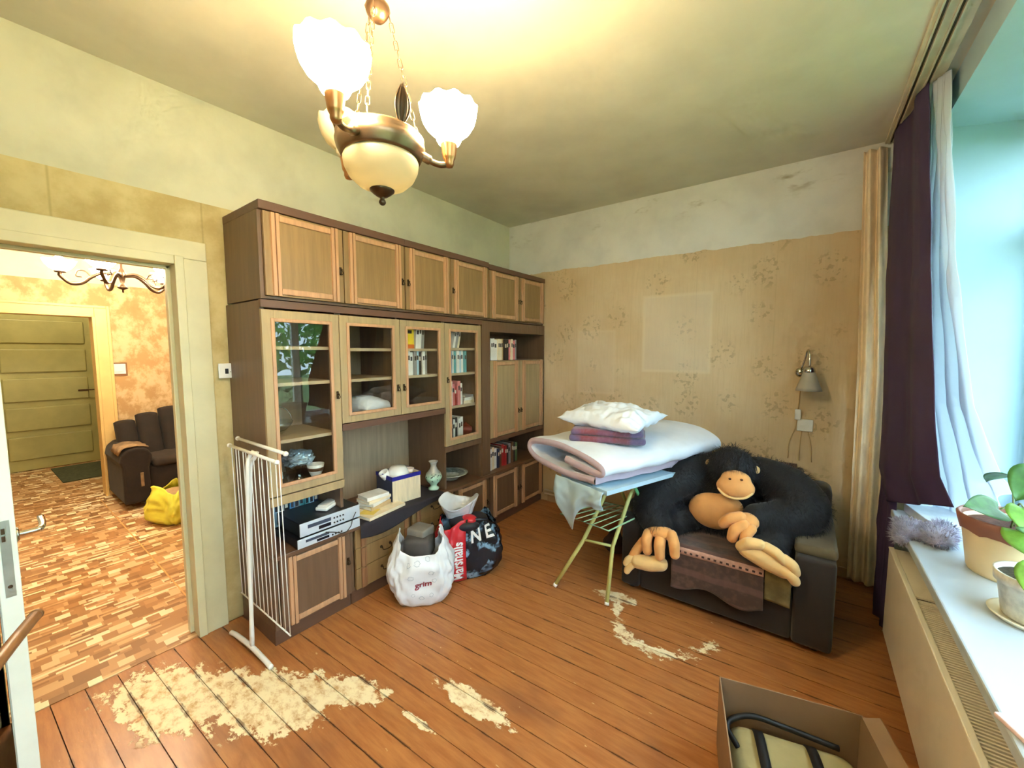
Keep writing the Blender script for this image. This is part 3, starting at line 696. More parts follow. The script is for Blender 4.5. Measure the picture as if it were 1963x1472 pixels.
b = bm_(); lathe(b, [(.001, 0), (.04, 0), (.03, .01), (.012, .05), (.03, .09), (.05, .12), (.045, .12), (.02, .09), (.001, .08)], (-2.36, 1.10, .80), 20); obj('vessel', b, M_glassware, t, True)
b = bm_(); bmesh.ops.create_icosphere(b, subdivisions=4, radius=.062, matrix=Matrix.Translation((-2.36, 1.10, .93)) @ Matrix.Diagonal((1, 1.3, .7, 1)))
for v in b.verts:
    d = v.co - Vector((-2.36, 1.10, .93)); v.co += d * (noise.noise(v.co * 28) * .5 + abs(noise.noise(v.co * 60)) * .3)
obj('foil', b, mat('crumpled_foil', srgb(190, 214, 228), .25, metal=.5, var=.1), t)
t = thing('teacup', 'banded white and brown cup at the bottom of the glass cabinet', 'cup', (-2.30, 1.17, .80))
b = bm_(); lathe(b, [(.001, 0), (.025, 0), (.022, .012), (.04, .05), (.048, .09), (.044, .09), (.036, .05), (.001, .014)], (-2.30, 1.17, .80), 24); obj('cup', b, M_china, t, True)
b = bm_(); lathe(b, [(.0412, .052), (.0455, .072)], (-2.30, 1.17, .80), 24); obj('painted_band', b, mat('band_brown', srgb(130, 92, 66), .3), t, True)
t = thing('teapot', 'dark red-brown ceramic pot on white box behind fourth glass door', 'pot', (-2.25, 2.40, .865))
b = bm_(); lathe(b, [(.001, 0), (.04, 0), (.058, .03), (.055, .06), (.035, .075), (.03, .075), (.001, .07)], (-2.25, 2.405, .865), 24); obj('body', b, mat('red_glaze', srgb(122, 56, 44), .15, var=.1), t, True)
b = bm_(); lathe(b, [(.034, .0755), (.02, .088), (.008, .092), (.01, .10), (.001, .104)], (-2.25, 2.405, .865), 20); obj('lid', b, mat('red_glaze', (1, 1, 1, 1)), t, True)
bm = rbox((-2.25, 2.40, .825), .1, .12, .038, .1, .003); tag(obj('small_box', bm, mat('box_white_blue', srgb(214, 232, 240), .5), None), 'flat white box under the red-brown pot', 'box')

# disc players in the nook
M_black = mat('black_plastic', srgb(26, 26, 30), .3, var=.08); M_silver = mat('silver_plastic', srgb(206, 218, 230), .32, metal=.25, var=.04)
def player(y0, y1, z0, z1, xf, label, n):
    t = thing('disc_player', label, 'disc player', (xf - .14, (y0 + y1) / 2, z0))
    part(t, 'case', M_black, xf - .27, xf - .006, y0, y1, z0 + .006, z1, bev=.003)
    f = part(t, 'front_panel', M_silver, xf - .006, xf, y0 - .002, y1 + .002, z0 + .004, z1 + .001, bev=.002)
    part(f, 'disc_tray', mat('tray_dark', srgb(60, 70, 90), .3), xf, xf + .002, y0 + .04, y0 + .17, z0 + (z1 - z0) * .55, z0 + (z1 - z0) * .8)
    part(f, 'display', mat('display_dark', srgb(24, 30, 44), .15, var=0), xf, xf + .0015, y0 + .10, y0 + .17, z0 + (z1 - z0) * .2, z0 + (z1 - z0) * .45)
    for i in range(n):
        b = bm_(); lathe(b, [(.005, 0), (.0045, .003), (.001, .003)], (0, 0, 0), 10, M=Matrix.Translation((xf, y0 + .19 + .018 * (i % 4), z0 + (z1 - z0) * (.3 + .35 * (i // 4)))) @ Matrix.Rotation(PI / 2, 4, 'Y')); obj('button', b, M_black, f)
    for yy in (y0 + .03, y1 - .03): part(t, 'foot', M_black, xf - .05, xf - .03, yy - .01, yy + .01, z0, z0 + .006)
player(.965, 1.325, .5, .553, -2.112, 'slim silver-fronted disc player resting directly on the counter', 4)
player(.985, 1.335, .554, .630, -2.125, 'black disc player with silver front, upper of the two', 8)
t = thing('phone_cradle', 'small white handset lying on the upper disc player', 'handset', (-2.24, 1.20, .631))
b = rbox((-2.24, 1.20, .631), .075, .13, .022, .5, .008, 3); obj('body', b, M_china, t, True); b = rbox((-2.24, 1.20, .652), .06, .11, .012, .55, .005, 3); obj('lid', b, mat('offwhite_plastic', srgb(224, 220, 212), .35), t, True)
t = thing('black_cable', 'thin black cable looping in front of the disc players', 'cable', (-2.10, 1.22, .5))
b = bm_(); tube(b, catmull([(-2.108, 1.30, .60), (-2.095, 1.27, .57), (-2.10, 1.26, .53), (-2.10, 1.22, .506), (-2.105, 1.16, .53), (-2.10, 1.11, .55)], 6), .0025, 6); obj('cable', b, M_black, t, True)
# black runner hanging over the counter
t = None; b = bm_()
def runner(u, v):
    y = 1.335 + u * .70; s = v * .42; xx = -2.45 + s
    if xx < -2.124: return Vector((xx, y, .503 + .002 * noise.noise(Vector((xx * 9, y * 9, 0)))))
    e = xx + 2.124; e *= .75 + .35 * math.sin(u * 5 + .4)
    return Vector((-2.120 + .004 * math.sin(u * 11), y, .503 - e))
grid(b, 30, 40, runner); o = obj('counter_cloth', b, mat('black_cloth', srgb(44, 38, 44), .9, var=.15, bump=.2), None, True); solidify(o, .002, 1); tag(o, 'dark cloth runner lying over the counter edge', 'cloth')
# magazine and books on the runner
book('cream', 1.53, .507, .018, .30, .24, 'large cream and yellow magazine under the stack of books', 'reading stack', 0, flat=True, x=-2.25, rz=.12, cat='magazine')
b = rbox((-2.21, 1.46, .5256), .10, .10, .0006, .5); tag(obj('magazine_cover_print', b, mat('print_yellow', srgb(236, 206, 96), .5), None), 'yellow printed leaflet lying on the cream magazine', 'leaflet')
for i, (c, th, w, dd, rz) in enumerate((('tan', .026, .17, .12, .15), ('white', .02, .17, .12, .30), ('cream', .018, .18, .125, .1), ('white', .022, .16, .12, -.05))):
    book(c, 1.54 - .003 * i, .5258 + sum((.026, .02, .018, .022)[:i]) + .0004 * i, th, w, dd, f'small {c} book on the magazine, {ORD[i]} from the bottom', 'reading stack', 0, flat=True, x=-2.27, rz=rz)
# square box with blue rim and crockery
BXc = Vector((-2.31, 1.765, .506))
t = thing('gift_box', 'open square box with blue rim and pale front holding bowls', 'box', BXc, -.12)
def bx2(name, m, a):
    q = bm_(); box(q, *a); q.transform(WM[t.name]); return obj(name, q, m, t)
M_bd = mat('box_navy', srgb(52, 60, 84), .5); M_bl = mat('box_cream', srgb(226, 206, 172), .55, stretch=(1, 8, 1)); M_bb = mat('box_blue_band', srgb(34, 34, 140), .45)
for nm, m, a in (('front_side', M_bl, (.105, .11, -.11, .11, 0, .19)), ('left_side', M_bd, (-.11, .105, -.11, -.105, 0, .19)), ('right_side', M_bl, (-.11, .105, .105, .11, 0, .19)), ('rear_side', M_bd, (-.11, -.105, -.105, .105, 0, .19)), ('base', M_bd, (-.105, .105, -.105, .105, 0, .005))): bx2(nm, m, a)
q = bm_()
for a in ((.110, .1125, -.1125, .1125, .165, .192), (-.1125, .110, -.1125, -.110, .165, .192), (-.1125, .110, .110, .1125, .165, .192)): box(q, *a)
q.transform(WM[t.name]); obj('rim_band', q, M_bb, t)
b = bm_(); lathe(b, [(.001, .10), (.05, .095), (.075, .06), (.078, .0), (.07, .0), (.06, .06), (.001, .085)], tuple(BXc + Vector((.01, -.01, .135))), 28); tag(obj('upturned_bowl', b, M_china, None, True), 'white upturned bowl in the blue-rimmed box', 'bowl')
b = bm_(); lathe(b, [(.001, 0), (.02, 0), (.035, .05), (.03, .05), (.001, .01)], tuple(BXc + Vector((.04, .065, .155))), 20); tag(obj('small_cup', b, mat('pinkish_china', srgb(238, 220, 206), .25), None, True), 'small pinkish cup at the right in the blue-rimmed box', 'cup')
b = bm_(); lathe(b, [(.02, 0), (.03, .03), (.034, .07), (.029, .07), (.024, .03), (.001, .005)], tuple(BXc + Vector((-.01, -.085, .15))), 20, M=Matrix.Rotation(.5, 4, 'X')); tag(obj('tilted_cup', b, M_china, None, True), 'white cup tilted out of the blue-rimmed box', 'cup')
# vase and dish
t = thing('vase', 'slender pale green vase with painted sprigs on the counter', 'vase', (-2.24, 2.035, .5))
b = bm_(); lathe(b, [(.001, 0), (.040, 0), (.040, .012), (.022, .025), (.026, .04), (.055, .07), (.064, .095), (.055, .125), (.03, .155), (.022, .18), (.025, .20), (.036, .216), (.033, .216), (.02, .20), (.001, .18)], (-2.24, 2.035, .505), 32)
def vasemat():
    m, nt, p = newmat('vase_glaze'); x, y, z = nt.xyz(nt.n('ShaderNodeTexCoord').outputs['Object'])
    c = nt.mix(nt.smooth(z, .10, .15), srgb(190, 222, 196), srgb(176, 172, 162))
    nn = nt.noise(nt.n('ShaderNodeTexCoord').outputs['Object'], 60, 3); c = nt.mix(nt.m('MULTIPLY', nt.smooth(nn, .55, .62), nt.m('MULTIPLY', nt.smooth(z, .06, .09), nt.smooth(z, .15, .12))), c, srgb(50, 62, 62))
    nt.t.links.new(c, p.inputs['Base Color']); p.inputs['Roughness'].default_value = .18; return m
obj('body', b, vasemat(), t, True)
t = thing('serving_dish', 'wide patterned china dish in the nook beside the vase', 'dish', (-2.33, 2.30, .5))
b = bm_(); lathe(b, [(.001, .012), (.055, .012), (.06, 0), (.065, .0), (.075, .02), (.125, .045), (.145, .05), (.145, .054), (.12, .05), (.075, .03), (.06, .02), (.001, .02)], (-2.33, 2.30, .5), 40); obj('dish', b, mat('patterned_china', srgb(196, 196, 184), .25, var=.25, scale=30), t, True)
b = bm_(); lathe(b, [(.075, .0305), (.118, .0500)], (-2.33, 2.30, .5), 40); obj('painted_border', b, mat('china_border', srgb(120, 128, 122), .3, var=.4, scale=50), t, True)

# ------------------------------------------------------------------ lamps
M_bronze = mat('aged_bronze', srgb(134, 108, 82), 0.32, metal=.85, var=.15, scale=10)
M_bronze_d = mat('dark_bronze', srgb(96, 74, 54), 0.35, metal=.85, var=.15, scale=10)
M_lit = emis('lit_shade_glass', srgb(255, 232, 186), LAMP_SHADE)
M_litfar = emis('lit_bowl_glass', srgb(255, 240, 212), FAR_SHADE)
def frosted(name, col):
    m, nt, p = newmat(name); p.inputs['Base Color'].default_value = col; p.inputs['Roughness'].default_value = .35
    tr = nt.n('ShaderNodeBsdfTranslucent', {0: col}).outputs[0]
    mx = nt.n('ShaderNodeMixShader', {0: .5, 1: p.outputs[0], 2: tr}).outputs[0]
    nt.t.links.new(mx, nt.t.nodes['Material Output'].inputs[0]); return m
M_frost = frosted('frosted_glass', srgb(236, 226, 200))
M_bulb = emis('bulb_glow', srgb(255, 236, 196), 60.0); M_bulb.cycles.emission_sampling = 'NONE'
def plight(name, loc, w, col, r=.03):
    ld = bpy.data.lights.new(name, 'POINT'); ld.energy = w; ld.color = col; ld.shadow_soft_size = r
    o = bpy.data.objects.new(name, ld); COL.objects.link(o); o.location = loc; return o
WARM = (1.0, 0.84, 0.60)
def chandelier():
    cx, cy, zc = -0.995, 0.728, 2.10
    t = thing('chandelier', 'bronze three-arm chandelier with frosted bowl hanging on chains', 'chandelier', (cx, cy, zc))
    c = Vector((cx, cy, zc)); R = .19
    # body ring and bowl
    b = bm_(); lathe(b, [(.085, .058), (.112, .052), (.120, .044), (.116, .036), (.122, .026), (.118, .010), (.110, -.006), (.106, -.012), (.094, -.010), (.096, .03), (.085, .054)], tuple(c), 40)
    body = obj('body_ring', b, M_bronze, t, True)
    b = bm_(); lathe(b, [(.098, -.006), (.103, -.018), (.100, -.038), (.088, -.062), (.066, -.082), (.036, -.094), (.012, -.098), (.001, -.0985)], tuple(c), 40)
    lathe(b, [(.098, -.006), (.001, .0)], tuple(c), 40)
    obj('glass_bowl', b, frosted('bowl_glass', srgb(214, 204, 174)), t, True)
    b = bm_(); lathe(b, [(.034, -.092), (.034, -.097), (.026, -.104), (.015, -.112), (.008, -.114), (.006, -.119), (.009, -.124), (.010, -.129), (.006, -.135), (.001, -.137)], tuple(c), 24); fin = obj('finial', b, M_bronze_d, t, True)
    # hub near the ceiling, rod and rose
    zh = zc + .385
    b = bm_(); lathe(b, [(.001, -.03), (.018, -.028), (.03, -.012), (.034, 0), (.03, .010), (.018, .018), (.020, .03), (.022, .04), (.012, .05), (.010, ZC - zh - .04), (.045, ZC - zh - .03), (.055, ZC - zh), (.001, ZC - zh)], (cx, cy, zh), 12); obj('hub', b, M_bronze_d, t, True)
    angs = [math.radians(a) for a in (-67.9, 50.2, 175.0)]
    for i, a in enumerate(angs):
        d = Vector((math.cos(a), math.sin(a), 0)); up = Vector((0, 0, 1)); e = c + d * R
        b = bm_(); tube(b, catmull([c + d * .112 + up * .012, c + d * .128 + up * .004, c + d * .145 - up * .004, c + d * .165 - up * .008, c + d * .182 - up * .004, e + up * .004], 5), [.013] * 8 + [.0085] * 12 + [.006] * 6, 10)
        arm = obj('arm', b, M_bronze, t, True)
        b = bm_(); lathe(b, [(.001, -.014), (.010, -.012), (.014, -.004), (.014, .006), (.018, .012), (.019, .016), (.024, .05), (.026, .056), (.001, .056)], tuple(e), 20); obj('lamp_holder', b, mat('copper', srgb(188, 134, 86), .3, metal=.85, var=.1), arm, True)
        # scalloped bell shade
        def wav(f, an, r, z):
            k = max(0, (f - .35) / .65); k = k if f < 1.01 else 0
            return r * (1 + .018 * k * math.cos(11 * an)), z + .004 * k * math.cos(11 * an)
        prof = [(.024, .050), (.031, .055), (.036, .064), (.034, .072), (.047, .080), (.064, .095), (.075, .113), (.080, .130), (.0825, .144), (.0835, .154)]
        prof2 = [(r - .003, z) for r, z in prof[::-1]]
        b = bm_(); lathe(b, prof + prof2, tuple(e), 52, wave=lambda f, an, r, z: wav(1 - abs(2 * f - 1), an, r, z))
        lit = i != 2
        obj('shade', b, M_lit if lit else M_frost, arm, True)
        b = bm_(); lathe(b, [(.001, .056), (.012, .06), (.012, .075), (.022, .10), (.024, .115), (.016, .132), (.001, .138)], tuple(e), 16)
        obj('bulb', b, M_bulb if lit else M_frost, arm, True)
        if lit: plight('chandelier_bulb_light', e + up * .165, LAMP_BULB, WARM, .035)
        # chain to the hub
        a2 = a + .25; p0 = c + Vector((math.cos(a2), math.sin(a2), 0)) * .108 + up * .055; p1 = Vector((cx, cy, zh)) + Vector((math.cos(a2), math.sin(a2), 0)) * .03 - up * .004
        ax = (p1 - p0); L = ax.length; ax.normalize(); s1 = ax.orthogonal().normalized(); s2 = ax.cross(s1); n = 15
        ch = bpy.data.objects.new('chain', None); COL.objects.link(ch); ch.parent = t; WM[ch.name] = WM[t.name]
        for k in range(n):
            q = p0 + ax * (L * (k + .5) / n); sd = s1 if k % 2 else s2; hl = L / n * .62; w = .0052
            pts = [q + ax * (hl - w) * sg + (ax * sg * math.sin(th) + sd * math.cos(th) * sg) * w for sg in (1, -1) for th in [PI * j / 5 for j in range(6)]]
            b = bm_(); tube(b, pts, .0013, 5, closed=True); obj('chain_link', b, M_bronze, ch, True)
        # cast leaf standing on the rim between the arms
        a3 = a + PI / 3; d3 = Vector((math.cos(a3), math.sin(a3), 0)); tan = Vector((-d3.y, d3.x, 0)); base = c + d3 * .112 + up * .045
        b = bm_(); N = 14
        def leaf(u, v):
            w = .026 * math.sin(PI * min(1, u * .97 + .03)) ** .8 * (1 - .35 * u); s = (v * 2 - 1)
            return base + up * (.095 * u) + d3 * (.012 * math.sin(u * 2.5) - .006 * abs(s) + .004 * math.cos(s * 12)) + tan * (w * s)
        grid(b, N, 10, leaf); o = obj('leaf_ornament', b, M_bronze_d, t, True); solidify(o, .003)
chandelier()

def far_chandelier():
    cx, cy, zc = -4.45, .77, 2.06
    t = thing('chandelier', 'five-arm chandelier with glowing bowls in the next room', 'chandelier', (cx, cy, zc)); c = Vector((cx, cy, zc)); up = Vector((0, 0, 1))
    b = bm_(); lathe(b, [(.001, -.045), (.006, -.04), (.006, -.02), (.03, -.008), (.035, 0), (.02, .012), (.012, .03), (.02, .07), (.03, .10), (.02, .13), (.008, .15), (.008, ZC - zc - .04), (.05, ZC - zc - .02), (.055, ZC - zc), (.001, ZC - zc)], tuple(c), 20); obj('stem', b, M_bronze_d, t, True)
    for i in range(5):
        a = math.radians(-100 + 72 * i); d = Vector((math.cos(a), math.sin(a), 0)); e = c + d * .33
        b = bm_(); tube(b, catmull([c + d * .02 + up * .09, c + d * .10 + up * .10, c + d * .17 + up * .06, c + d * .22 + up * .01, c + d * .28 + up * .0, e + d * .0 + up * .05, e + up * .075], 5), .012, 8); arm = obj('arm', b, M_bronze_d, t, True)
        b = bm_(); tube(b, catmull([c + d * .17 + up * .06, c + d * .20 + up * .10, c + d * .24 + up * .10, c + d * .25 + up * .06, c + d * .22 + up * .055], 5), .005, 6); obj('scroll', b, M_bronze_d, arm, True)
        b = bm_(); lathe(b, [(.001, .07), (.03, .075), (.034, .085), (.001, .09)], tuple(e), 16); obj('cup', b, M_bronze_d, arm, True)
        b = bm_(); lathe(b, [(.03, .088), (.055, .105), (.078, .135), (.09, .165), (.086, .165), (.074, .137), (.052, .109), (.02, .093)], tuple(e), 28); obj('shade', b, M_litfar, arm, True)
        b = bm_(); lathe(b, [(.001, .09), (.02, .11), (.032, .145), (.03, .175), (.015, .195), (.001, .20)], tuple(e), 16); obj('bulb', b, M_bulb, arm, True)
        plight('far_chandelier_bulb_light', e + up * .225, FAR_BULB, (1.0, .88, .68), .04)
far_chandelier()

# wall lamp, socket, flex
YW = YB
t = thing('wall_lamp', 'small wall lamp with hanging frosted shade on chrome gooseneck', 'lamp', (.0, YW, 1.40))
M_chrome = mat('chrome', srgb(200, 196, 186), .12, metal=1, var=.03)
b = bm_(); lathe(b, [(.001, .02), (.02, .018), (.034, .008), (.036, 0), (.001, 0)], (0, 0, 0), 20, M=Matrix.Translation((-.03, YW, 1.40)) @ Matrix.Rotation(PI / 2, 4, 'X')); obj('wall_plate', b, M_chrome, t, True)
b = bm_(); tube(b, catmull([(-.03, YW - .015, 1.40), (-.025, YW - .05, 1.44), (-.01, YW - .07, 1.50), (.0, YW - .10, 1.555), (.01, YW - .135, 1.545), (.015, YW - .15, 1.49), (.016, YW - .15, 1.45)], 6), .006, 8); obj('gooseneck', b, M_chrome, t, True)
b = bm_(); lathe(b, [(.001, .045), (.012, .045), (.03, .035), (.036, .012), (.034, 0), (.001, 0)], (.016, YW - .15, 1.405), 20); obj('shade_cap', b, M_chrome, t, True)
b = bm_(); lathe(b, [(.034, 0), (.040, -.02), (.052, -.06), (.066, -.10), (.074, -.125), (.071, -.125), (.063, -.10), (.049, -.06), (.036, -.02), (.03, -.002)], (.016, YW - .15, 1.41), 36, wave=lambda f, a, r, z: (r * (1 + .05 * math.cos(7 * a) * max(0, 1 - abs(2 * f - 1) * 1.6)), z)); obj('shade', b, mat('grey_frost_glass', srgb(176, 166, 148), .4, var=.06), t, True)
M_flex = mat('beige_flex', srgb(196, 160, 112), .6, var=.05)
b = bm_(); tube(b, catmull([(-.03, YW - .012, 1.38), (-.028, YW - .012, 1.28), (-.034, YW - .012, 1.14)], 6), .003, 6)
obj('flex', b, M_flex, t, True)
b = bm_(); box(b, -.052, -.016, YW - .03, YW - .003, 1.065, 1.14, .006, 3); obj('flex_switch', b, M_china, t, True)
b = bm_(); tube(b, catmull([(-.036, YW - .012, 1.065), (-.045, YW - .008, 1.0), (-.075, YW - .008, .90), (-.078, YW - .008, .78)], 6), .003, 6); obj('flex', b, M_flex, t, True)
t = thing('power_socket', 'square white wall socket below the wall lamp', 'socket', (.012, YW, .99))
b = bm_(); box(b, -.036, .055, YW - .012, YW, .985, 1.07, .004); obj('plate', b, M_china, t)
b = bm_(); lathe(b, [(.024, .0), (.022, -.006), (.001, -.006)], (0, 0, 0), 24, M=Matrix.Translation((.008, YW - .0125, 1.027)) @ Matrix.Rotation(PI / 2, 4, 'X')); obj('socket_well', b, mat('socket_brown', srgb(150, 112, 84), .5), t, True)
for xx in (.03, -.005):
    b = bm_(); tube(b, catmull([(xx, YW - .006, .985), (xx + .02 * (1 if xx > 0 else -.3), YW - .006, .90), (xx + .03 * (1 if xx > 0 else -.2), YW - .006, .77)], 6), .0025, 6); obj('cord', b, M_flex, t, True)
# wall switches
def switch(x, y, z, label, s, twin):
    t = thing('light_switch', label, 'light switch', (x, y, z - s / 2))
    b = bm_(); box(b, x, x + .012, y - s / 2, y + s / 2, z - s / 2, z + s / 2, .004); obj('plate', b, M_china, t)
    if twin:
        b = bm_(); box(b, x + .012, x + .015, y - .012, y + .004, z - .016, z + .012, .001); obj('rocker', b, M_black, t)
        b = bm_(); box(b, x + .012, x + .014, y + .012, y + .016, z - .008, z - .004); obj('pilot_light', b, mat('pilot', srgb(60, 44, 40), .4), t)
    else:
        b = bm_(); box(b, x + .012, x + .018, y - s * .3, y + s * .3, z - s * .3, z + s * .3, .002); obj('rocker', b, M_china, t)
        b = bm_(); box(b, x, x + .006, y - s * .62, y + s * .62, z - s * .68, z + s * .62); obj('backplate', b, mat('switch_wood', srgb(140, 96, 60), .5), t)
switch(XL + .018, .842, 1.442, 'white light switch with dark rocker beside the doorway', .082, True)
switch(HX, .955, 1.358, 'white light switch on brown backplate in the next room', .11, False)

# ------------------------------------------------------------------ the open door and next room
t = thing('door_leaf', 'white open door leaf seen edge-on at the left of the picture', 'door', (-2.22, .028, 0))
b = bm_(); box(b, XL + .02, -1.85, .007, .049, .01, 1.985, .002); leaf_ = obj('leaf', b, M_whitegloss, t)
for (za, zb) in ((.2, .85), (1.05, 1.85)):
    for s, ya in ((1, .049), (-1, .005)):
        b = bm_(); box(b, XL + .12, -1.95, ya, ya + .002, za, zb, .0008); obj('raised_panel', b, M_whitegloss, leaf_)
b = bm_(); box(b, -1.85, -1.8485, .018, .038, .83, 1.06); obj('lock_plate', b, mat('lock_metal', srgb(178, 180, 168), .35, metal=.7), leaf_)
for zz in (1.03, 1.008):
    b = bm_(); box(b, -1.8485, -1.843, .021, .028, zz - .008, zz + .008); obj('latch_bolt', b, M_bronze_d, leaf_)
b = bm_(); tube(b, [(-1.8485, .028, .862), (-1.846, .028, .862)], .005, 10); obj('screw', b, M_bronze_d, leaf_)
b = bm_(); tube(b, catmull([(-1.89, .049, 1.0), (-1.89, .085, 1.0), (-1.895, .098, 1.002), (-1.93, .104, 1.006), (-1.99, .104, 1.012)], 5), .008, 10); lathe(b, [(.001, 0), (.022, 0), (.02, .006), (.001, .007)], (0, 0, 0), 18, M=Matrix.Translation((-1.89, .049, 1.0)) @ Matrix.Rotation(-PI / 2, 4, 'X')); obj('lever_handle', b, M_chrome, t, True)
t = thing('wooden_stick', 'end of a brown wooden stick in front of the white door edge', 'stick', (-1.35, .0, 0))
b = bm_(); tube(b, [(-1.42, .052, .935), (-1.30, .02, .952), (-1.1, -.035, .975), (-.6, -.19, 1.03)], .0115, 12); stick = obj('shaft', b, mat('stick_wood', srgb(146, 100, 58), .4, stretch=(1, 9, 9)), t, True)
b = bm_(); tube(b, [(-1.418, .0513, .9352), (-1.428, .0545, .934)], .0125, 12); obj('end_cap', b, mat('stick_end', srgb(120, 84, 50), .5), t, True)
b = bm_(); tube(b, [(-.6, -.19, 1.03), (-.6, -.19, 0)], .012, 10); obj('post', b, MATS['stick_wood'], t, True)
t = thing('dark_wardrobe', 'dark brown wooden furniture side left of the white door edge', 'wardrobe', (-2.2, -.42, 0))
part(t, 'carcass', mat('dark_walnut', srgb(70, 48, 34), .5, stretch=V), -2.58, -1.95, -.75, -.10, .0, 1.05, bev=.004); part(t, 'door', MATS['dark_walnut'], -1.95, -1.93, -.74, -.11, .08, 1.03, bev=.003)

# end door of the hallway, mat
t = thing('panelled_door', 'old olive-green door with five horizontal panels at the hallway end', 'door', (-8.06, .62, 0))
part(t, 'slab', M_green_door, -8.09, -8.05, .10, 1.14, .01, 2.08)
for i in range(5):
    za = .15 + i * .375; b = bm_(); box(b, -8.052, -8.035, .22, .96, za, za + .30, .012, 2); obj('panel', b, M_green_door, t)
b = bm_(); box(b, -8.05, -8.04, 1.02, 1.07, .92, 1.14, .003); hp = obj('handle_plate', b, M_bronze_d, t); b = bm_(); tube(b, [(-8.04, 1.045, 1.02), (-8.0, 1.045, 1.02), (-7.99, 1.03, 1.02), (-7.99, .93, 1.015)], .008, 8); obj('lever_handle', b, M_bronze_d, t, True)
b = bm_(); box(b, -8.05, -8.03, .86, .96, 1.0, 1.025, .002); obj('latch', b, M_bronze_d, t)
b = rbox((-7.45, .86, .003), .95, .62, .012, .02, .003); tag(obj('door_mat', b, mat('mat_grey', srgb(70, 72, 50), .95, var=.3, scale=40, bump=.5)), 'dark grey-green mat before the hallway door', 'door mat')
part(FL if False else thing('lino_seam', 'thin pale seam strip across the printed lino floor', 'seam strip', (-5.2, .7, .003)), 'strip', mat('seam', srgb(216, 160, 96), .4), -5.99, -3.0, .715, .723, .003, .0045)

# sofa of the next room
M_vel = mat('brown_velvet', srgb(36, 25, 18), .85, var=.25, scale=9, sheen=.05)
t = thing('sofa', 'dark brown velvet sofa with channelled back in the next room', 'sofa', (-5.6, 1.6, 0))
b = bm_(); box(b, -5.95, -5.28, .98, 2.5, .06, .40, .03, 3); obj('base', b, M_vel, t, True)
b = bm_(); box(b, -5.80, -5.26, 1.03, 2.45, .37, .47, .04, 4); obj('seat_cushion', b, mat('velvet_seat', srgb(56, 42, 32), .85, var=.2, scale=9, sheen=.05), t, True)
for i, (ya, yb, h) in enumerate(((.86, 1.03, .79), (1.03, 1.22, .85), (1.22, 1.46, .90), (1.46, 1.72, .92), (1.72, 1.98, .92), (1.98, 2.22, .90), (2.22, 2.45, .85))):
    b = bm_()
    def ch(u, v, ya=ya, yb=yb, h=h):
        a = PI * u; r = (yb - ya) / 2; lean = -5.93 + .20 * (1 - v) + .05
        zz = .40 + (h - .40) * v; k = math.sin(a) ** .6
        return Vector((lean + .09 * k * (1 - .5 * max(0, v - .85) / .15), (ya + yb) / 2 - r * math.cos(a), zz + (.03 * math.sin(a) if v > .9 else 0)))
    grid(b, 12, 12, ch); q = obj('back_channel', b, M_vel, t, True); solidify(q, .10, -1)
for ya in (.80, 2.46):
    b = bm_(); prism(b, [(ya, .06), (ya, .42), (ya - .015, .48), (ya, .555), (ya + .05, .60), (ya + .12, .615), (ya + .19, .59), (ya + .225, .53), (ya + .22, .46), (ya + .20, .40), (ya + .20, .06)], 'x', -5.95, -5.22)
    q = obj('armrest', b, M_vel, t); md = q.modifiers.new('b', 'BEVEL'); md.width = .025; md.segments = 3
b = bm_(); grid(b, 14, 10, lambda u, v: Vector((-5.24 - u * .34, .785 + .22 * v, .60 + .022 * math.sin(PI * v) + .012 * noise.noise(Vector((u * 6, v * 6, 2))) - (.05 if v < .05 else 0)))); q = obj('armrest_cover', b, mat('worn_tan_patch', srgb(140, 112, 80), .8, var=.3, scale=14), t, True); solidify(q, .006, 1)
b = bm_(); box(b, -5.222, -5.216, .925, .950, .22, .36, .003); obj('worn_patch', b, MATS['worn_tan_patch'], t)
# small table with boxes
M_red = mat('mahogany', srgb(112, 52, 40), .4, var=.15, stretch=(9, 1, 9))
t = thing('side_table', 'small reddish wooden table holding boxes before the sofa', 'table', (-4.55, 1.42, 0))
part(t, 'tabletop', mat('table_top_tan', srgb(170, 118, 88), .35, var=.1), -4.82, -4.28, 1.13, 1.75, .655, .68, bev=.003); part(t, 'apron', M_red, -4.79, -4.31, 1.16, 1.72, .58, .655)
for xx in (-4.79, -4.35):
    for yy in (1.16, 1.68): part(t, 'leg', M_red, xx, xx + .04, yy, yy + .04, 0, .58)
t = thing('cardboard_box', 'brown cardboard box on the small reddish table', 'box', (-4.5, 1.33, .68)); part(t, 'carton', mat('carton_brown', srgb(168, 128, 88), .7), -4.66, -4.36, 1.20, 1.50, .68, .79, bev=.002); part(t, 'lid', mat('carton_lid', srgb(190, 150, 108), .7), -4.665, -4.355, 1.195, 1.505, .77, .80, bev=.002)
t = thing('red_box', 'faded red box stacked on the brown cardboard box', 'box', (-4.5, 1.33, .80)); part(t, 'carton', mat('box_red', srgb(186, 108, 94), .6), -4.67, -4.35, 1.19, 1.49, .801, .93, bev=.002); part(t, 'lid', mat('box_red_lid', srgb(206, 142, 122), .6), -4.675, -4.345, 1.185, 1.495, .93, .945, bev=.002)

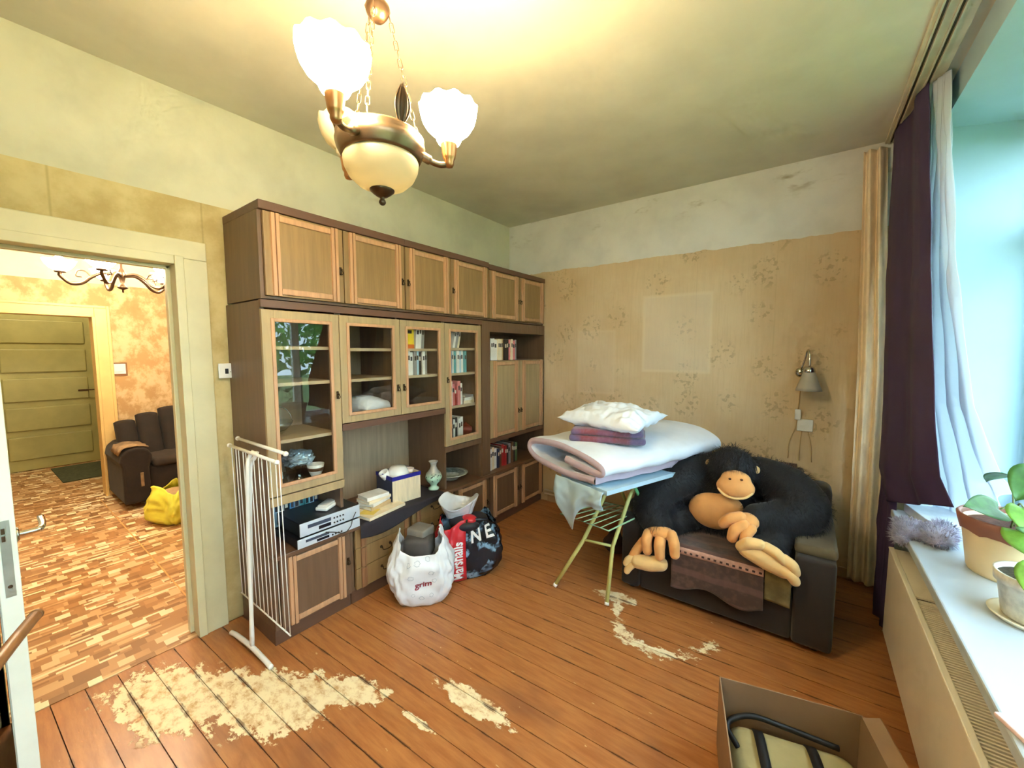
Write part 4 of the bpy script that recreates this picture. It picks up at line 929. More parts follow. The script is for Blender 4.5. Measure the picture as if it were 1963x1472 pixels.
# ------------------------------------------------------------------ bags
def bag_surface(c, w, d, h, rz, seed, belly=.16, sag=.35, top=.75, wr=.012):
    """closed bag body: S(th, v) world point, th around, v up"""
    M = Matrix.Translation(Vector(c)) @ Matrix.Rotation(rz, 4, 'Z')
    def S(th, v, off=0.0):
        k = 1 - .12 * (1 - min(1, v * 5)) ** 2 * 2 + belly * math.sin(PI * min(1, v * 1.15)) ; k *= (1 - (1 - top) * max(0, (v - .45) / .55) ** 1.4)
        ca, sa = math.cos(th), math.sin(th); e = .55
        x = math.copysign(abs(ca) ** e, ca) * w / 2 * k; y = math.copysign(abs(sa) ** e, sa) * d / 2 * k * (1 - sag * .4 * v)
        n = noise.noise(Vector((ca * 2.2 + seed, sa * 2.2, v * 2.6))) * 1.3 + noise.noise(Vector((ca * 5, sa * 5 + seed, v * 8 + ca * 2))) * .8 + abs(noise.noise(Vector((ca * 9 + seed, sa * 9, v * 5 + ca * 4)))) * .7
        r = 1 + wr * n / (w / 2) + off / (w / 2)
        z = h * v + .012 * noise.noise(Vector((ca * 3, sa * 3, seed))) * v
        return M @ Vector((x * r, y * r, max(z, .001)))
    return S
def bag_bm(S, nth=72, nv=30, vtop=1.0, dip=None):
    b = bm_(); rings = []
    for j in range(nv + 1):
        rings.append([b.verts.new(S(2 * PI * i / nth, (j / nv) * (vtop if dip is None else dip(2 * PI * i / nth)))) for i in range(nth)])
    for A, B in zip(rings, rings[1:]):
        for i in range(nth): b.faces.new((A[i], A[(i + 1) % nth], B[(i + 1) % nth], B[i]))
    b.faces.new(rings[0][::-1]); return b, rings
# white carrier bag
M_poly = mat('white_polythene', srgb(226, 228, 232), .32, var=.04, scale=10)
cW = (-1.885, 1.60, 0); rzW = math.radians(-42)
t = thing('carrier_bag', 'white plastic carrier bag with faint red print standing on the floor', 'bag', cW)
SW = bag_surface(cW, .33, .22, .46, rzW + PI / 2 + .0, 2.0, top=.74, wr=.022)
# in this frame local y- faces the room after the turn; mouth dips between the two handles
def dipW(th): return .70 + .30 * abs(math.cos(th)) ** 2.2
b, _ = bag_bm(SW, 84, 34, dip=dipW); o = obj('bag_body', b, M_poly, t, True); solidify(o, .0016)
b = rbox((-1.90, 1.60, .27), .17, .17, .14, .6, .03, 3); obj('dark_contents', b, mat('bag_contents_grey', srgb(74, 68, 64), .7, var=.2), t, True)
b = rbox((-1.91, 1.62, .39), .13, .12, .06, .2, .012, 3); obj('grey_contents', b, mat('bag_contents_pale', srgb(128, 122, 114), .7, var=.2), t, True)
M_print_red = mat('print_dark_red', srgb(150, 40, 60), .5, var=0); M_print_grey = mat('print_pale_grey', srgb(176, 182, 192), .6, var=0)
FR = -PI / 2
def xth(u, hw): return -math.acos(max(-1, min(1, math.copysign((abs(u) / hw) ** (1 / .55), u))))
def onW(u, v): return SW(xth(u, .18), (.115 + v) / .46, .0065)
b = text_bm('grim', .052, lambda u, v: onW(u - .035, v + .02 + u * .10), True); obj('print_lettering', b, M_print_red, t)
for i, (u, v, r) in enumerate(((-.07, .16, .014), (-.02, .17, .016), (.04, .19, .014), (.05, .11, .013), (-.05, .09, .014), (.0, -.045, .014), (.07, .06, .012), (-.045, -.02, .010), (.055, -.03, .012))):
    b = bm_(); n = 14; pts = [(u + r * math.cos(2 * PI * k / n) * (1 + .3 * math.cos(k * 3 + i)), v + r * math.sin(2 * PI * k / n)) for k in range(n)]
    A = [b.verts.new(onW(*p)) for p in pts]; B = [b.verts.new(onW(u + (p[0] - u) * .82, v + (p[1] - v) * .82)) for p in pts]
    for k in range(n): b.faces.new((A[k], A[(k + 1) % n], B[(k + 1) % n], B[k]))
    obj('printed_doodle', b, M_print_grey, t)
# red and black shopper
cR = (-1.855, 1.99, 0); rzR = math.radians(-30)
t = thing('shopping_bag', 'stuffed red and black shopping bag with white lettering beside the carrier bag', 'bag', cR)
SR = bag_surface(cR, .41, .25, .42, rzR + PI / 2, 5.0, belly=.14, top=.86, wr=.014)
b = bm_(); nth, nv = 96, 28; V2 = [[b.verts.new(SR(2 * PI * i / nth, j / nv * (.93 + .07 * math.sin(3 * 2 * PI * i / nth)))) for i in range(nth)] for j in range(nv + 1)]
br = bm_(); V3 = [[None] * nth for _ in range(nv + 1)]
for j in range(nv + 1):
    for i in range(nth): V3[j][i] = br.verts.new(V2[j][i].co)
def isred(i):
    a = 2 * PI * (i + .5) / nth; return math.sin(a) < .35 and math.copysign(abs(math.cos(a)) ** .55, math.cos(a)) < -.22
for j in range(nv):
    for i in range(nth):
        k = (i + 1) % nth
        if isred(i): br.faces.new((V3[j][i], V3[j][k], V3[j + 1][k], V3[j + 1][i]))
        else: b.faces.new((V2[j][i], V2[j][k], V2[j + 1][k], V2[j + 1][i]))
for q in (b, br): bmesh.ops.delete(q, geom=[v for v in q.verts if not v.link_faces], context='VERTS')
def photoprint():
    m, nt, p = newmat('black_photo_print'); v = nt.n('ShaderNodeTexCoord').outputs['Object']; n1 = nt.noise(v, 11, 4, .6); n2 = nt.noise(nt.vmap(v, (1, 1, 2)), 5, 2)
    c = nt.mix(nt.m('MULTIPLY', nt.smooth(n1, .5, .6), nt.smooth(n2, .42, .52)), srgb(22, 26, 36), srgb(140, 176, 204))
    nt.t.links.new(c, p.inputs['Base Color']); p.inputs['Roughness'].default_value = .25; return m
M_bagred = mat('glossy_red', srgb(204, 36, 48), .3, var=.08)
o = obj('black_panel', b, photoprint(), t, True); solidify(o, .002); o = obj('red_panel', br, M_bagred, t, True); solidify(o, .002)
M_wp = mat('print_white', srgb(238, 236, 236), .4, var=0)
def onR(u, v): return SR(xth(u, .218), v / .42, .0075)
b = text_bm('Marshalls', .098, lambda u, v: onR(-.07 - v * .95, .03 + u * .70), True); obj('white_lettering', b, M_wp, t)
b = text_bm('N E', .13, lambda u, v: onR(-.015 + u * .78, .265 + v * .9 + u * .10), True); obj('white_lettering', b, M_wp, t)
b = blob([('s', (-1.855, 1.97, .37), (.12, .11, .055)), ('s', (-1.82, 2.05, .37), (.08, .08, .05))], .012, 4); obj('dark_contents', b, mat('bag_dark_fill', srgb(34, 32, 40), .6, var=.3, scale=12), t, True)
b = blob([('s', (-1.81, 1.96, .405), (.06, .05, .03))], .01, 4); obj('red_contents', b, M_bagred, t, True)
def sheetf(u, v):
    a = 2 * PI * u; r = .075 + .05 * v + .012 * math.sin(3 * a + 1); return Vector((-1.93 + r * math.cos(a), 1.99 + r * 1.15 * math.sin(a), .40 + .11 * v + .035 * v * math.sin(2 * a + .6) + .012 * noise.noise(Vector((u * 9, v * 5, 1)))))
b = bm_(); grid(b, 40, 10, sheetf); o = obj('white_inner_bag', b, M_poly, t, True); solidify(o, .0015)
# yellow bag in the next room
cY = (-4.62, 1.04, .003)
t = thing('yellow_bag', 'crumpled yellow plastic bag on the lino by the sofa', 'bag', cY)
SY = bag_surface(cY, .34, .30, .34, .4, 9.0, belly=.18, top=.82, wr=.022)
b, _ = bag_bm(SY, 64, 24, dip=lambda th: .92 + .10 * math.sin(3 * th + 1)); o = obj('bag_body', b, mat('yellow_polythene', srgb(238, 232, 84), .35, var=.08), t, True); solidify(o, .0016)
b = blob([('s', (-4.62, 1.04, .25), (.12, .11, .05))], .012, 4); obj('contents', b, mat('bag_fill_tan', srgb(176, 140, 96), .7, var=.3), t, True)

# ------------------------------------------------------------------ folded drying rack
M_wire = mat('white_wire', srgb(238, 234, 226), .35, var=.02)
t = thing('drying_rack', 'white folded clothes drying rack leaning by the wall unit', 'drying rack', (-2.24, .765, 0))
b = bm_(); tube(b, catmull([(-2.47, .755, .012), (-2.40, .76, .022), (-2.24, .765, .034), (-2.10, .772, .024), (-2.03, .776, .012)], 5), .012, 10); obj('foot_bar', b, M_wire, t, True)
for s in (0, 1):
    b = bm_(); tube(b, catmull([(-2.235 + .012 * s, .768, .03), (-2.22 + .016 * s, .78 - .012 * s, .5), (-2.195 + .022 * s, .79 - .02 * s, .95), (-2.15 - .03 * s, .795 - .01 * s, 1.03), (-2.13 - .04 * s, .80, 1.06)], 6), .010, 10); obj('post', b, M_wire, t, True)
for (zz, yy) in ((1.085, .825), (1.055, .785)):
    b = bm_(); tube(b, [(-2.43, yy, zz), (-1.885, yy, zz)], .008, 10); bar = obj('top_bar', b, M_wire, t, True)
    for xx in (-2.43, -1.885):
        b = bm_(); bmesh.ops.create_icosphere(b, subdivisions=2, radius=.012, matrix=Matrix.Translation((xx, yy, zz))); obj('end_knob', b, M_wire, bar, True)
b = bm_(); tube(b, [(-2.43, .80, .235), (-1.865, .80, .235)], .0035, 8); obj('bottom_bar', b, M_wire, t, True)
for i in range(13):
    xx = -2.42 + i * .0455; b = bm_(); tube(b, [(xx, .79 + .004 * (i % 2), 1.055), (xx + .006, .80, .235)], .0023, 6); obj('drying_wire', b, M_wire, t, True)

# ------------------------------------------------------------------ armchair with throw
M_chair = mat('dark_brown_plush', srgb(38, 27, 22), .85, var=.2, scale=8, sheen=.25)
M_khaki = mat('khaki_plush', srgb(92, 78, 52), .85, var=.2, scale=10, sheen=.2)
t = thing('armchair', 'wide dark brown armchair covered with a striped throw under the plush ape', 'armchair', (-.33, 2.9, 0))
b = bm_(); box(b, -.80, .00, 2.47, 3.28, .03, .30, .015, 2); obj('base', b, M_chair, t, True)
b = bm_(); box(b, -.80, .00, 2.46, 3.16, .30, .385, .03, 3); obj('seat_cushion', b, M_khaki, t, True)
b = bm_(); prism(b, [(3.10, .30), (3.16, .74), (3.20, .765), (3.30, .765), (3.34, .74), (3.32, .05), (3.20, .05)], 'x', -.80, .02); o = obj('backrest', b, M_khaki, t); md = o.modifiers.new('b', 'BEVEL'); md.width = .02; md.segments = 3
for x0 in (-.92, .0):
    b = bm_(); box(b, x0, x0 + .12 + (.05 if x0 == 0 else 0), 2.455, 3.30, .03, .50, .02, 3); arm = obj('armrest', b, M_chair, t, True)
    b = bm_(); box(b, x0 - .006, x0 + .126 + (.05 if x0 == 0 else 0), 2.50, 3.1, .495, .55, .022, 3); obj('arm_pad', b, M_khaki, arm, True)
b = bm_(); box(b, .05, .17, 3.12, 3.32, .45, .70, .05, 4); obj('back_wing', b, M_chair, t, True)
for xx in (-.86, .1):
    for yy in (2.52, 3.22):
        b = bm_(); lathe(b, [(.001, 0), (.018, 0), (.025, .03), (.001, .03)], (xx, yy, 0), 12); obj('foot', b, M_bronze_d, t, True)
def throwmat():
    m, nt, p = newmat('striped_throw'); x, y, z = nt.xyz(nt.n('ShaderNodeNewGeometry').outputs['Position'])
    s = nt.m('SUBTRACT', z, y)                      # runs down the front and back over the seat
    f = nt.m('FRACT', nt.m('MULTIPLY', s, 9.0))
    c = nt.mix(nt.smooth(nt.m('ABSOLUTE', nt.m('SUBTRACT', f, .5)), .12, .2), srgb(96, 66, 58), srgb(70, 48, 40))
    c = nt.mix(nt.smooth(nt.noise(nt.comb(x, y, z), 30, 3), .4, .7, 0, .4), c, srgb(116, 84, 72))
    nt.t.links.new(c, p.inputs['Base Color']); p.inputs['Roughness'].default_value = .9; p.inputs['Sheen Weight'].default_value = .3; return m
M_throw = throwmat()
t = thing('throw_blanket', 'brown striped throw hanging over the front of the armchair seat', 'blanket', (-.36, 2.45, .15))
def thrs(u, sl):
    x = -.60 + .47 * u; w = .006 * noise.noise(Vector((x * 12, sl * 9, 0)))
    if sl < .38: return Vector((x, 2.83 - sl, .393 + w))
    e = sl - .38; a = min(1, e / .03)
    return Vector((x + .02 * e, 2.45 - .012 * a - .06 * e - abs(w) * 1.2, .393 - .008 * a - e))
def thr(u, v): return thrs(u, v * (.38 + .225 + .022 * math.sin(u * 9 + 1)))
b = bm_(); grid(b, 40, 50, thr); o = obj('cloth', b, M_throw, t, True); solidify(o, .006, 1)
b = bm_(); grid(b, 40, 3, lambda u, v: thrs(u, .385 + .032 * v) + Vector((0, -.010, .006))); bd = obj('woven_band', b, mat('pink_braid', srgb(186, 142, 124), .9, var=.15, scale=40), t, True); solidify(bd, .003, 1)
for i in range(15):
    b = bm_(); grid(b, 2, 1, lambda u, v, i=i: thrs((i + .3 + .45 * u) / 15, .398 + .008 * v) + Vector((0, -.0150, .006))); obj('braid_dash', b, mat('braid_dark', srgb(60, 40, 36), .9, var=0), bd)
b = bm_(); grid(b, 10, 14, lambda u, v: Vector((-.125 + .115 * u, 2.447 - .012 * min(1, v * 8), .40 - .17 * v - .01 * u)) + Vector((0, -.003 * noise.noise(Vector((u * 4, v * 4, 9))), 0))); o = obj('khaki_corner', b, mat('khaki_rug', srgb(120, 104, 66), .9, var=.35, scale=9), t, True); solidify(o, .006, 1)
t = thing('back_cover', 'brown woven cover laid over the armchair back', 'blanket', (-.2, 3.2, .76))
def bc(u, v):
    x = -.32 + .30 * u; s = v * .5
    if s < .2: return Vector((x, 3.150 - .06 * (.2 - s), .775 - (.2 - s)))
    if s < .36: return Vector((x, 3.15 + (s - .2), .778))
    return Vector((x, 3.335, .775 - (s - .36)))
b = bm_(); grid(b, 12, 24, bc); o = obj('cloth', b, mat('woven_cover', srgb(126, 100, 84), .9, var=.25, scale=20, stretch=(1, 1, 6)), t, True); solidify(o, .006, 1)
b = bm_(); grid(b, 12, 2, lambda u, v: bc(u, .38 + .05 * v) + Vector((0, 0, .008))); obj('pale_stripe', b, MATS['pink_braid'], t)

# ------------------------------------------------------------------ plush ape
M_ape = mat('black_fur', srgb(9, 11, 18), .75, var=.3, scale=14, sheen=.15)
M_hair = mat('black_hair_strands', srgb(10, 13, 24), .62, var=.2, scale=6)
M_tan = mat('apricot_plush', srgb(232, 166, 96), .8, var=.06, scale=12, sheen=.3)
M_tanf = mat('pale_apricot_plush', srgb(238, 196, 130), .8, var=.06, scale=12, sheen=.3)
t = thing('plush_ape', 'huge black plush ape with apricot face sitting in the armchair', 'plush toy', (-.40, 2.85, .42))
bodyparts = [('s', (-.42, 2.90, .62), (.235, .19, .235)), ('s', (-.41, 2.88, .50), (.25, .22, .12)), ('s', (-.345, 2.79, .815), (.138, .125, .135)), ('s', (-.35, 2.86, .77), (.16, .12, .10)),
             ('c', [(-.52, 2.86, .76), (-.62, 2.74, .72), (-.74, 2.62, .635), (-.77, 2.55, .53), (-.695, 2.49, .455)], (.11, .12, .125, .115, .085)),
             ('c', [(-.20, 2.90, .78), (-.06, 2.84, .74), (.02, 2.76, .66), (-.05, 2.68, .61), (-.19, 2.58, .625)], (.115, .135, .14, .115, .07)),
             ('c', [(-.55, 2.82, .46), (-.66, 2.60, .44), (-.70, 2.50, .34), (-.70, 2.46, .27)], (.10, .09, .08, .055)),
             ('c', [(-.28, 2.82, .47), (-.12, 2.62, .50), (-.10, 2.55, .50), (-.19, 2.49, .49)], (.11, .095, .08, .05))]
b = blob(bodyparts, .014, 8)
hb = b.copy()
obj('body', b, M_ape, t, True)
hc = Vector((-.345, 2.79, .815))
def combf(p):
    d = p - hc
    if d.length < .19: return Vector((d.x * 2.5, -.9 if d.y < .02 else .5, -.6 - d.z * 1.5))
    return Vector((.0, -.15, -.9))
def keepf(p, n):
    if (p - Vector((-.305, 2.64, .775))).length < .085: return False
    if p.y < 2.74 and ((p.x + .42) / .15) ** 2 + ((p.z - .565) / .12) ** 2 < 1 and n.y < -.1: return False
    return p.z > .26
f = fur(hb, 20000, .045, .0010, combf, .5, 4, keepf); stuff(obj('fur', f, M_hair, t)); hb.free()
# tuft on the crown and fringe
tb = bm_(); rd = random.Random(3)
for i in range(650):
    a = rd.uniform(0, 2 * PI); r = .125 * math.sqrt(rd.random()); p = hc + Vector((r * math.cos(a), r * math.sin(a) - .01, math.sqrt(max(0, .135 ** 2 - r * r)) * .97))
    front = p.y < hc.y - .01
    d = Vector(((p.x - hc.x) * 4 + rd.uniform(-.3, .3), -.9 if front else rd.uniform(-.6, .6), (-.45 if front else .05) + rd.uniform(-.2, .25))).normalized()
    L = rd.uniform(.04, .07); sd = d.cross(Vector((0, 0, 1))).normalized() * .0012
    q = p + d * L * .5 + Vector((0, 0, .006)); e = p + d * L + Vector((0, 0, -.03 if front else -.008))
    v = [tb.verts.new(p - sd), tb.verts.new(p + sd), tb.verts.new(q + sd), tb.verts.new(q - sd), tb.verts.new(e)]; tb.faces.new(v[:4]); tb.faces.new((v[3], v[2], v[4]))
for i in range(26):
    p = hc + Vector((rd.uniform(-.05, .03), rd.uniform(-.04, .03), .125)); e = p + Vector((rd.uniform(-.05, .05), rd.uniform(-.03, .03), rd.uniform(.025, .05))); sd = Vector((.0009, 0, 0))
    tb.faces.new((tb.verts.new(p - sd), tb.verts.new(p + sd), tb.verts.new(e)))
stuff(obj('crown_hair', tb, M_hair, t))
# muzzle
b = blob([('s', (-.307, 2.655, .745), (.104, .055, .068)), ('s', (-.307, 2.66, .79), (.082, .05, .055))], .008, 5); mz = obj('face', b, M_tan, t, True)
b = bm_(); tube(b, catmull([(-.395, 2.632, .728), (-.36, 2.615, .700), (-.307, 2.606, .690), (-.25, 2.615, .702), (-.217, 2.636, .732)], 6), .0075, 8); obj('lip', b, M_tanf, mz, True)
for xx, zz in ((-.332, .800), (-.272, .806)):
    b = bm_(); bmesh.ops.create_icosphere(b, subdivisions=2, radius=.0075, matrix=Matrix.Translation((xx, 2.613, zz)) @ Matrix.Diagonal((1.1, .6, .9, 1))); obj('nostril', b, mat('nostril_brown', srgb(96, 58, 34), .7, var=0), mz, True)
for xx, s in ((-.475, -1), (-.215, 1)):
    b = blob([('s', (xx, 2.775, .835), (.022, .016, .026))], .006, 3); obj('ear', b, M_tanf, t, True)
    b = bm_(); bmesh.ops.create_icosphere(b, subdivisions=2, radius=.012, matrix=Matrix.Translation((-.345 + s * .045, 2.675, .845))); obj('eye', b, M_black, t, True)
# belly patch
b = blob([('s', (-.425, 2.70, .555), (.148, .06, .115)), ('s', (-.37, 2.70, .60), (.11, .055, .075))], .01, 5); obj('belly', b, M_tan, t, True)
def hand(name, parts, m, label=None):
    h = obj(name, blob(parts[0], .007, 4), m, t, True)
    for f_ in parts[1]: obj('finger' if name == 'hand' else 'toe', blob([f_], .006, 4), m, h, True)
    return h
# viewer-left hand, fingers hanging over the seat edge
hand('hand', ([('s', (-.665, 2.435, .45), (.085, .05, .04))],
     [('c', [(-.735, 2.415, .43), (-.738, 2.39, .395), (-.730, 2.385, .335)], (.033, .034, .030)), ('c', [(-.66, 2.41, .42), (-.657, 2.38, .39), (-.652, 2.375, .33)], (.034, .035, .031)),
      ('c', [(-.60, 2.42, .455), (-.578, 2.39, .42), (-.570, 2.385, .36)], (.033, .034, .030)), ('c', [(-.765, 2.42, .37), (-.80, 2.40, .31), (-.825, 2.39, .262)], (.030, .030, .026))]), M_tan)
hand('foot', ([('c', [(-.655, 2.405, .265), (-.72, 2.39, .255), (-.785, 2.38, .25)], (.045, .05, .045))],
     [('c', [(-.80, 2.38, .26), (-.835, 2.37, .25), (-.85, 2.365, .225)], (.028, .027, .024)), ('c', [(-.805, 2.37, .235), (-.835, 2.36, .20), (-.842, 2.355, .18)], (.025, .024, .021))]), M_tanf)
# viewer-right hand resting on the belly
hand('hand', ([('s', (-.225, 2.51, .605), (.06, .045, .05))],
     [('c', [(-.255, 2.48, .635), (-.305, 2.47, .615), (-.338, 2.48, .575)], (.031, .032, .029)), ('c', [(-.235, 2.465, .60), (-.275, 2.45, .565), (-.288, 2.455, .515)], (.031, .032, .029)),
      ('c', [(-.20, 2.465, .585), (-.222, 2.445, .55), (-.228, 2.445, .515)], (.029, .029, .026))]), M_tan)
hand('foot', ([('c', [(-.205, 2.425, .49), (-.12, 2.42, .465), (-.045, 2.425, .435)], (.055, .062, .055))],
     [('c', [(-.235, 2.405, .50), (-.20, 2.39, .535), (-.15, 2.385, .545)], (.032, .034, .028)), ('c', [(-.125, 2.395, .535), (-.08, 2.385, .52), (-.045, 2.39, .485)], (.028, .029, .025)),
      ('c', [(-.045, 2.395, .495), (-.01, 2.39, .475), (.005, 2.395, .44)], (.028, .028, .025)), ('c', [(-.05, 2.395, .44), (-.015, 2.388, .425), (.005, 2.392, .395)], (.029, .03, .026))]), M_tanf)

# ------------------------------------------------------------------ ironing board with bedding
M_leg = mat('yellow_green_tube', srgb(206, 204, 124), .4, var=.1, scale=5); M_legg = mat('green_tube', srgb(96, 176, 120), .4, var=.1)
AX = Vector((.36, 1.0, 0)).normalized(); SD = Vector((AX.y, -AX.x, 0)); O = Vector((-1.03, 2.10, .755))     # board axis, side, near end
t = thing('ironing_board', 'folding ironing board on splayed yellow-green legs under the bedding', 'ironing board', (-.85, 2.6, 0))
b = bm_(); pts = []
for k in range(25):
    s = k / 24; w = .19 * (1 - max(0, (s - .72) / .28) ** 2.2 * .85); pts.append((s, w))
outl = [O + AX * (1.15 * s) + SD * w for s, w in pts] + [O + AX * (1.15 * s) - SD * w for s, w in pts[::-1]]
A = [b.verts.new(p) for p in outl]; B = [b.verts.new(p + Vector((0, 0, .025))) for p in outl]; n = len(A)
b.faces.new(A); b.faces.new(B[::-1])
for i in range(n): b.faces.new((A[i], A[(i + 1) % n], B[(i + 1) % n], B[i]))
obj('board', b, mat('board_cover_blue', srgb(178, 206, 222), .8, var=.06), t)
for s, foot, knee, mid, top in ((-1, (-1.268, 2.193, .008), (-1.115, 2.30, .325), (-1.055, 2.45, .553), (-1.02, 2.58, .75)), (1, (-.911, 2.208, .008), (-.925, 2.32, .33), (-.885, 2.48, .60), (-.85, 2.58, .75))):
    b = bm_(); tube(b, [foot, knee, mid, top], .0125, 10); lg = obj('leg', b, M_leg, t, True)
    b = bm_(); tube(b, [foot, Vector(foot) + (Vector(knee) - Vector(foot)) * .05], .0145, 10); obj('foot_cap', b, M_china, lg, True)
b = bm_(); tube(b, [(-1.115, 2.30, .325), (-.925, 2.32, .33)], .009, 8); obj('cross_bar', b, M_leg, t, True)
for s in (-1, 1):
    p0 = O + AX * .35 + SD * s * .07; p1 = Vector((-.88, 3.05, .01)) + SD * s * .10
    p0 = Vector((p0.x, p0.y, .75)); b = bm_(); tube(b, [p0, (p0 * .75 + p1 * .25), p1], .011, 10); obj('leg', b, M_legg if s == 1 else M_leg, t, True)
# wire tray
zt = .485; q0, q1, q2, q3 = Vector((-1.255, 2.24, zt)), Vector((-.90, 2.19, zt)), Vector((-.80, 2.62, zt)), Vector((-1.09, 2.60, zt))
tr_ = bpy.data.objects.new('wire_tray', None); COL.objects.link(tr_); tr_.parent = t; WM[tr_.name] = WM[t.name]
b = bm_(); tube(b, [q0, q1, q2, q3], .005, 6, closed=True); obj('tray_rim', b, mat('tray_wire', srgb(170, 206, 160), .4, var=.05), tr_, True)
for k in range(1, 6):
    b = bm_(); tube(b, [q0.lerp(q1, k / 6), q3.lerp(q2, k / 6)], .0035, 6); obj('tray_wire', b, MATS['tray_wire'], tr_, True)
# cloth hanging from the near end
def hang(u, v):
    p = O + SD * (.20 * (1 - 2 * u)) * 1.0 + AX * (.02 - .045)
    drop = .10 + .17 * math.exp(-((u - .66) / .17) ** 2) + .06 * u
    fold = .018 * math.sin(u * 16) * v + .01 * noise.noise(Vector((u * 6, v * 4, 3)))
    return Vector((p.x, p.y, .783)) - Vector((0, 0, drop * v)) - AX * (.012 + fold + .02 * math.sin(PI * v))
b = bm_(); grid(b, 44, 22, hang); o = obj('sheet', b, mat('mint_sheet', srgb(172, 198, 212), .85, var=.05), t, True); solidify(o, .003)
# folded mattress: profile in (s along SD, z), extruded along AX
M_mat = mat('white_quilt', srgb(222, 228, 238), .85, var=.04, scale=6, bump=.25, bscale=22)
t = thing('folded_mattress', 'white folded mattress with mauve edge lying on the ironing board', 'mattress', (-1.0, 2.6, .78))
SA = Vector((.955, -.30, 0)); EA = Vector((.42, .91, 0)).normalized(); MO = Vector((-1.50, 2.23, 0))
prof = catmull([(a, 0, c) for a, c in ((.60, .822), (.40, .810), (.20, .818), (.07, .848), (.005, .895), (.03, .942), (.12, .960), (.32, .962), (.50, .945), (.62, .912), (.650, .885), (.615, .868), (.50, .876), (.36, .893))], 5)
TH = .021
def offs(i, k):
    a = prof[max(0, i - 1)]; c = prof[min(len(prof) - 1, i + 1)]; d = (c - a).normalized(); nn = Vector((-d.z, 0, d.x)); return prof[i] + nn * TH * k
def mp(p, e, i):
    w = .006 * noise.noise(Vector((p.x * 5, e * 5, p.z * 9))) + .004 * math.sin(e * 26 + p.x * 8)
    q = MO + SA * (p.x * (1 - .10 * max(0, e - .3))) + EA * e
    return Vector((q.x, q.y, p.z + w + .02 * e * (p.z - .8) / .1))
NE = 36; LE = 1.10
for k, nm in ((1, 'outer_cover'), (-1, 'inner_cover')):
    b = bm_(); grid(b, len(prof) - 1, NE, lambda u, v, k=k: mp(offs(int(round(u * (len(prof) - 1))), k), v * LE, 0)); obj(nm, b, M_mat, t, True)
M_mauve = mat('mauve_edge', srgb(188, 170, 182), .85, var=.06, scale=12)
for e, nm in ((0, 'edge_band'), (LE, 'edge_band')):
    b = bm_(); grid(b, len(prof) - 1, 6, lambda u, v, e=e: mp(offs(int(round(u * (len(prof) - 1))), v * 2 - 1), e, 0) - EA * (.010 * math.sin(PI * v)) * (1 if e == 0 else -1)); obj(nm, b, M_mauve, t, True)
for i_ in (0, len(prof) - 1):
    b = bm_(); grid(b, 4, NE, lambda u, v, i_=i_: mp(offs(i_, u * 2 - 1), v * LE, 0)); obj('end_band', b, M_mauve, t, True)
# folded blanket
t = thing('folded_blanket', 'folded purple and red checked blanket under the white pillow', 'blanket', (-1.02, 2.42, .985))
def plaid():
    m, nt, p = newmat('plaid_wool'); v = nt.n('ShaderNodeTexCoord').outputs['Object']; x, y, z = nt.xyz(v)
    c = nt.mix(nt.smooth(nt.m('SINE', nt.m('MULTIPLY', x, 34)), -.3, .5), srgb(112, 62, 74), srgb(98, 84, 118)); c = nt.mix(nt.m('MULTIPLY', nt.smooth(nt.m('SINE', nt.m('MULTIPLY', y, 30)), .2, .8), .5), c, srgb(150, 66, 72))
    c = nt.mix(nt.smooth(nt.noise(v, 60, 3), .4, .7, 0, .3), c, srgb(140, 110, 128)); nt.t.links.new(c, p.inputs['Base Color']); p.inputs['Roughness'].default_value = .95; p.inputs['Sheen Weight'].default_value = .4; return m
M_plaid = plaid()
for i_, (zz, hh, gx, gy) in enumerate(((.984, .042, .46, .34), (1.026, .040, .44, .33))):
    b = rbox((-1.02, 2.44, zz), gx, gy, hh, .32, .018, 4); bmesh.ops.subdivide_edges(b, edges=[e for e in b.edges if e.calc_length() > .15], cuts=10, use_grid_fill=True)
    for v in b.verts: v.co.z += .007 * noise.noise(Vector((v.co.x * 8, v.co.y * 8, i_))); v.co.x += .006 * noise.noise(Vector((v.co.y * 9, v.co.z * 9, i_ + 4)))
    obj('fold', b, M_plaid, t, True)
# pillow on top
b = pillow_bm((-1.01, 2.47, 1.125), .285, .215, .075, rz=-.12, tilt=Matrix.Rotation(.10, 4, 'X') @ Matrix.Rotation(.03, 4, 'Y'), seed=11, wr=.022, n=56)
tag(obj('pillow', b, mat('pillow_white', srgb(226, 232, 242), .8, var=.03, bump=.2, bscale=18), None, True), 'rumpled white pillow on top of the folded blanket', 'pillow')
# clutter on the floor behind the legs
b = blob([('s', (-1.12, 2.86, .07), (.10, .07, .07)), ('s', (-1.0, 2.90, .06), (.09, .07, .06)), ('s', (-1.14, 2.90, .12), (.05, .05, .05))], .012, 3)
tag(obj('dark_bundle', b, mat('brown_bundle', srgb(66, 44, 36), .8, var=.35, scale=14), None, True), 'dark brown bundle on the floor behind the ironing board legs', 'bundle')

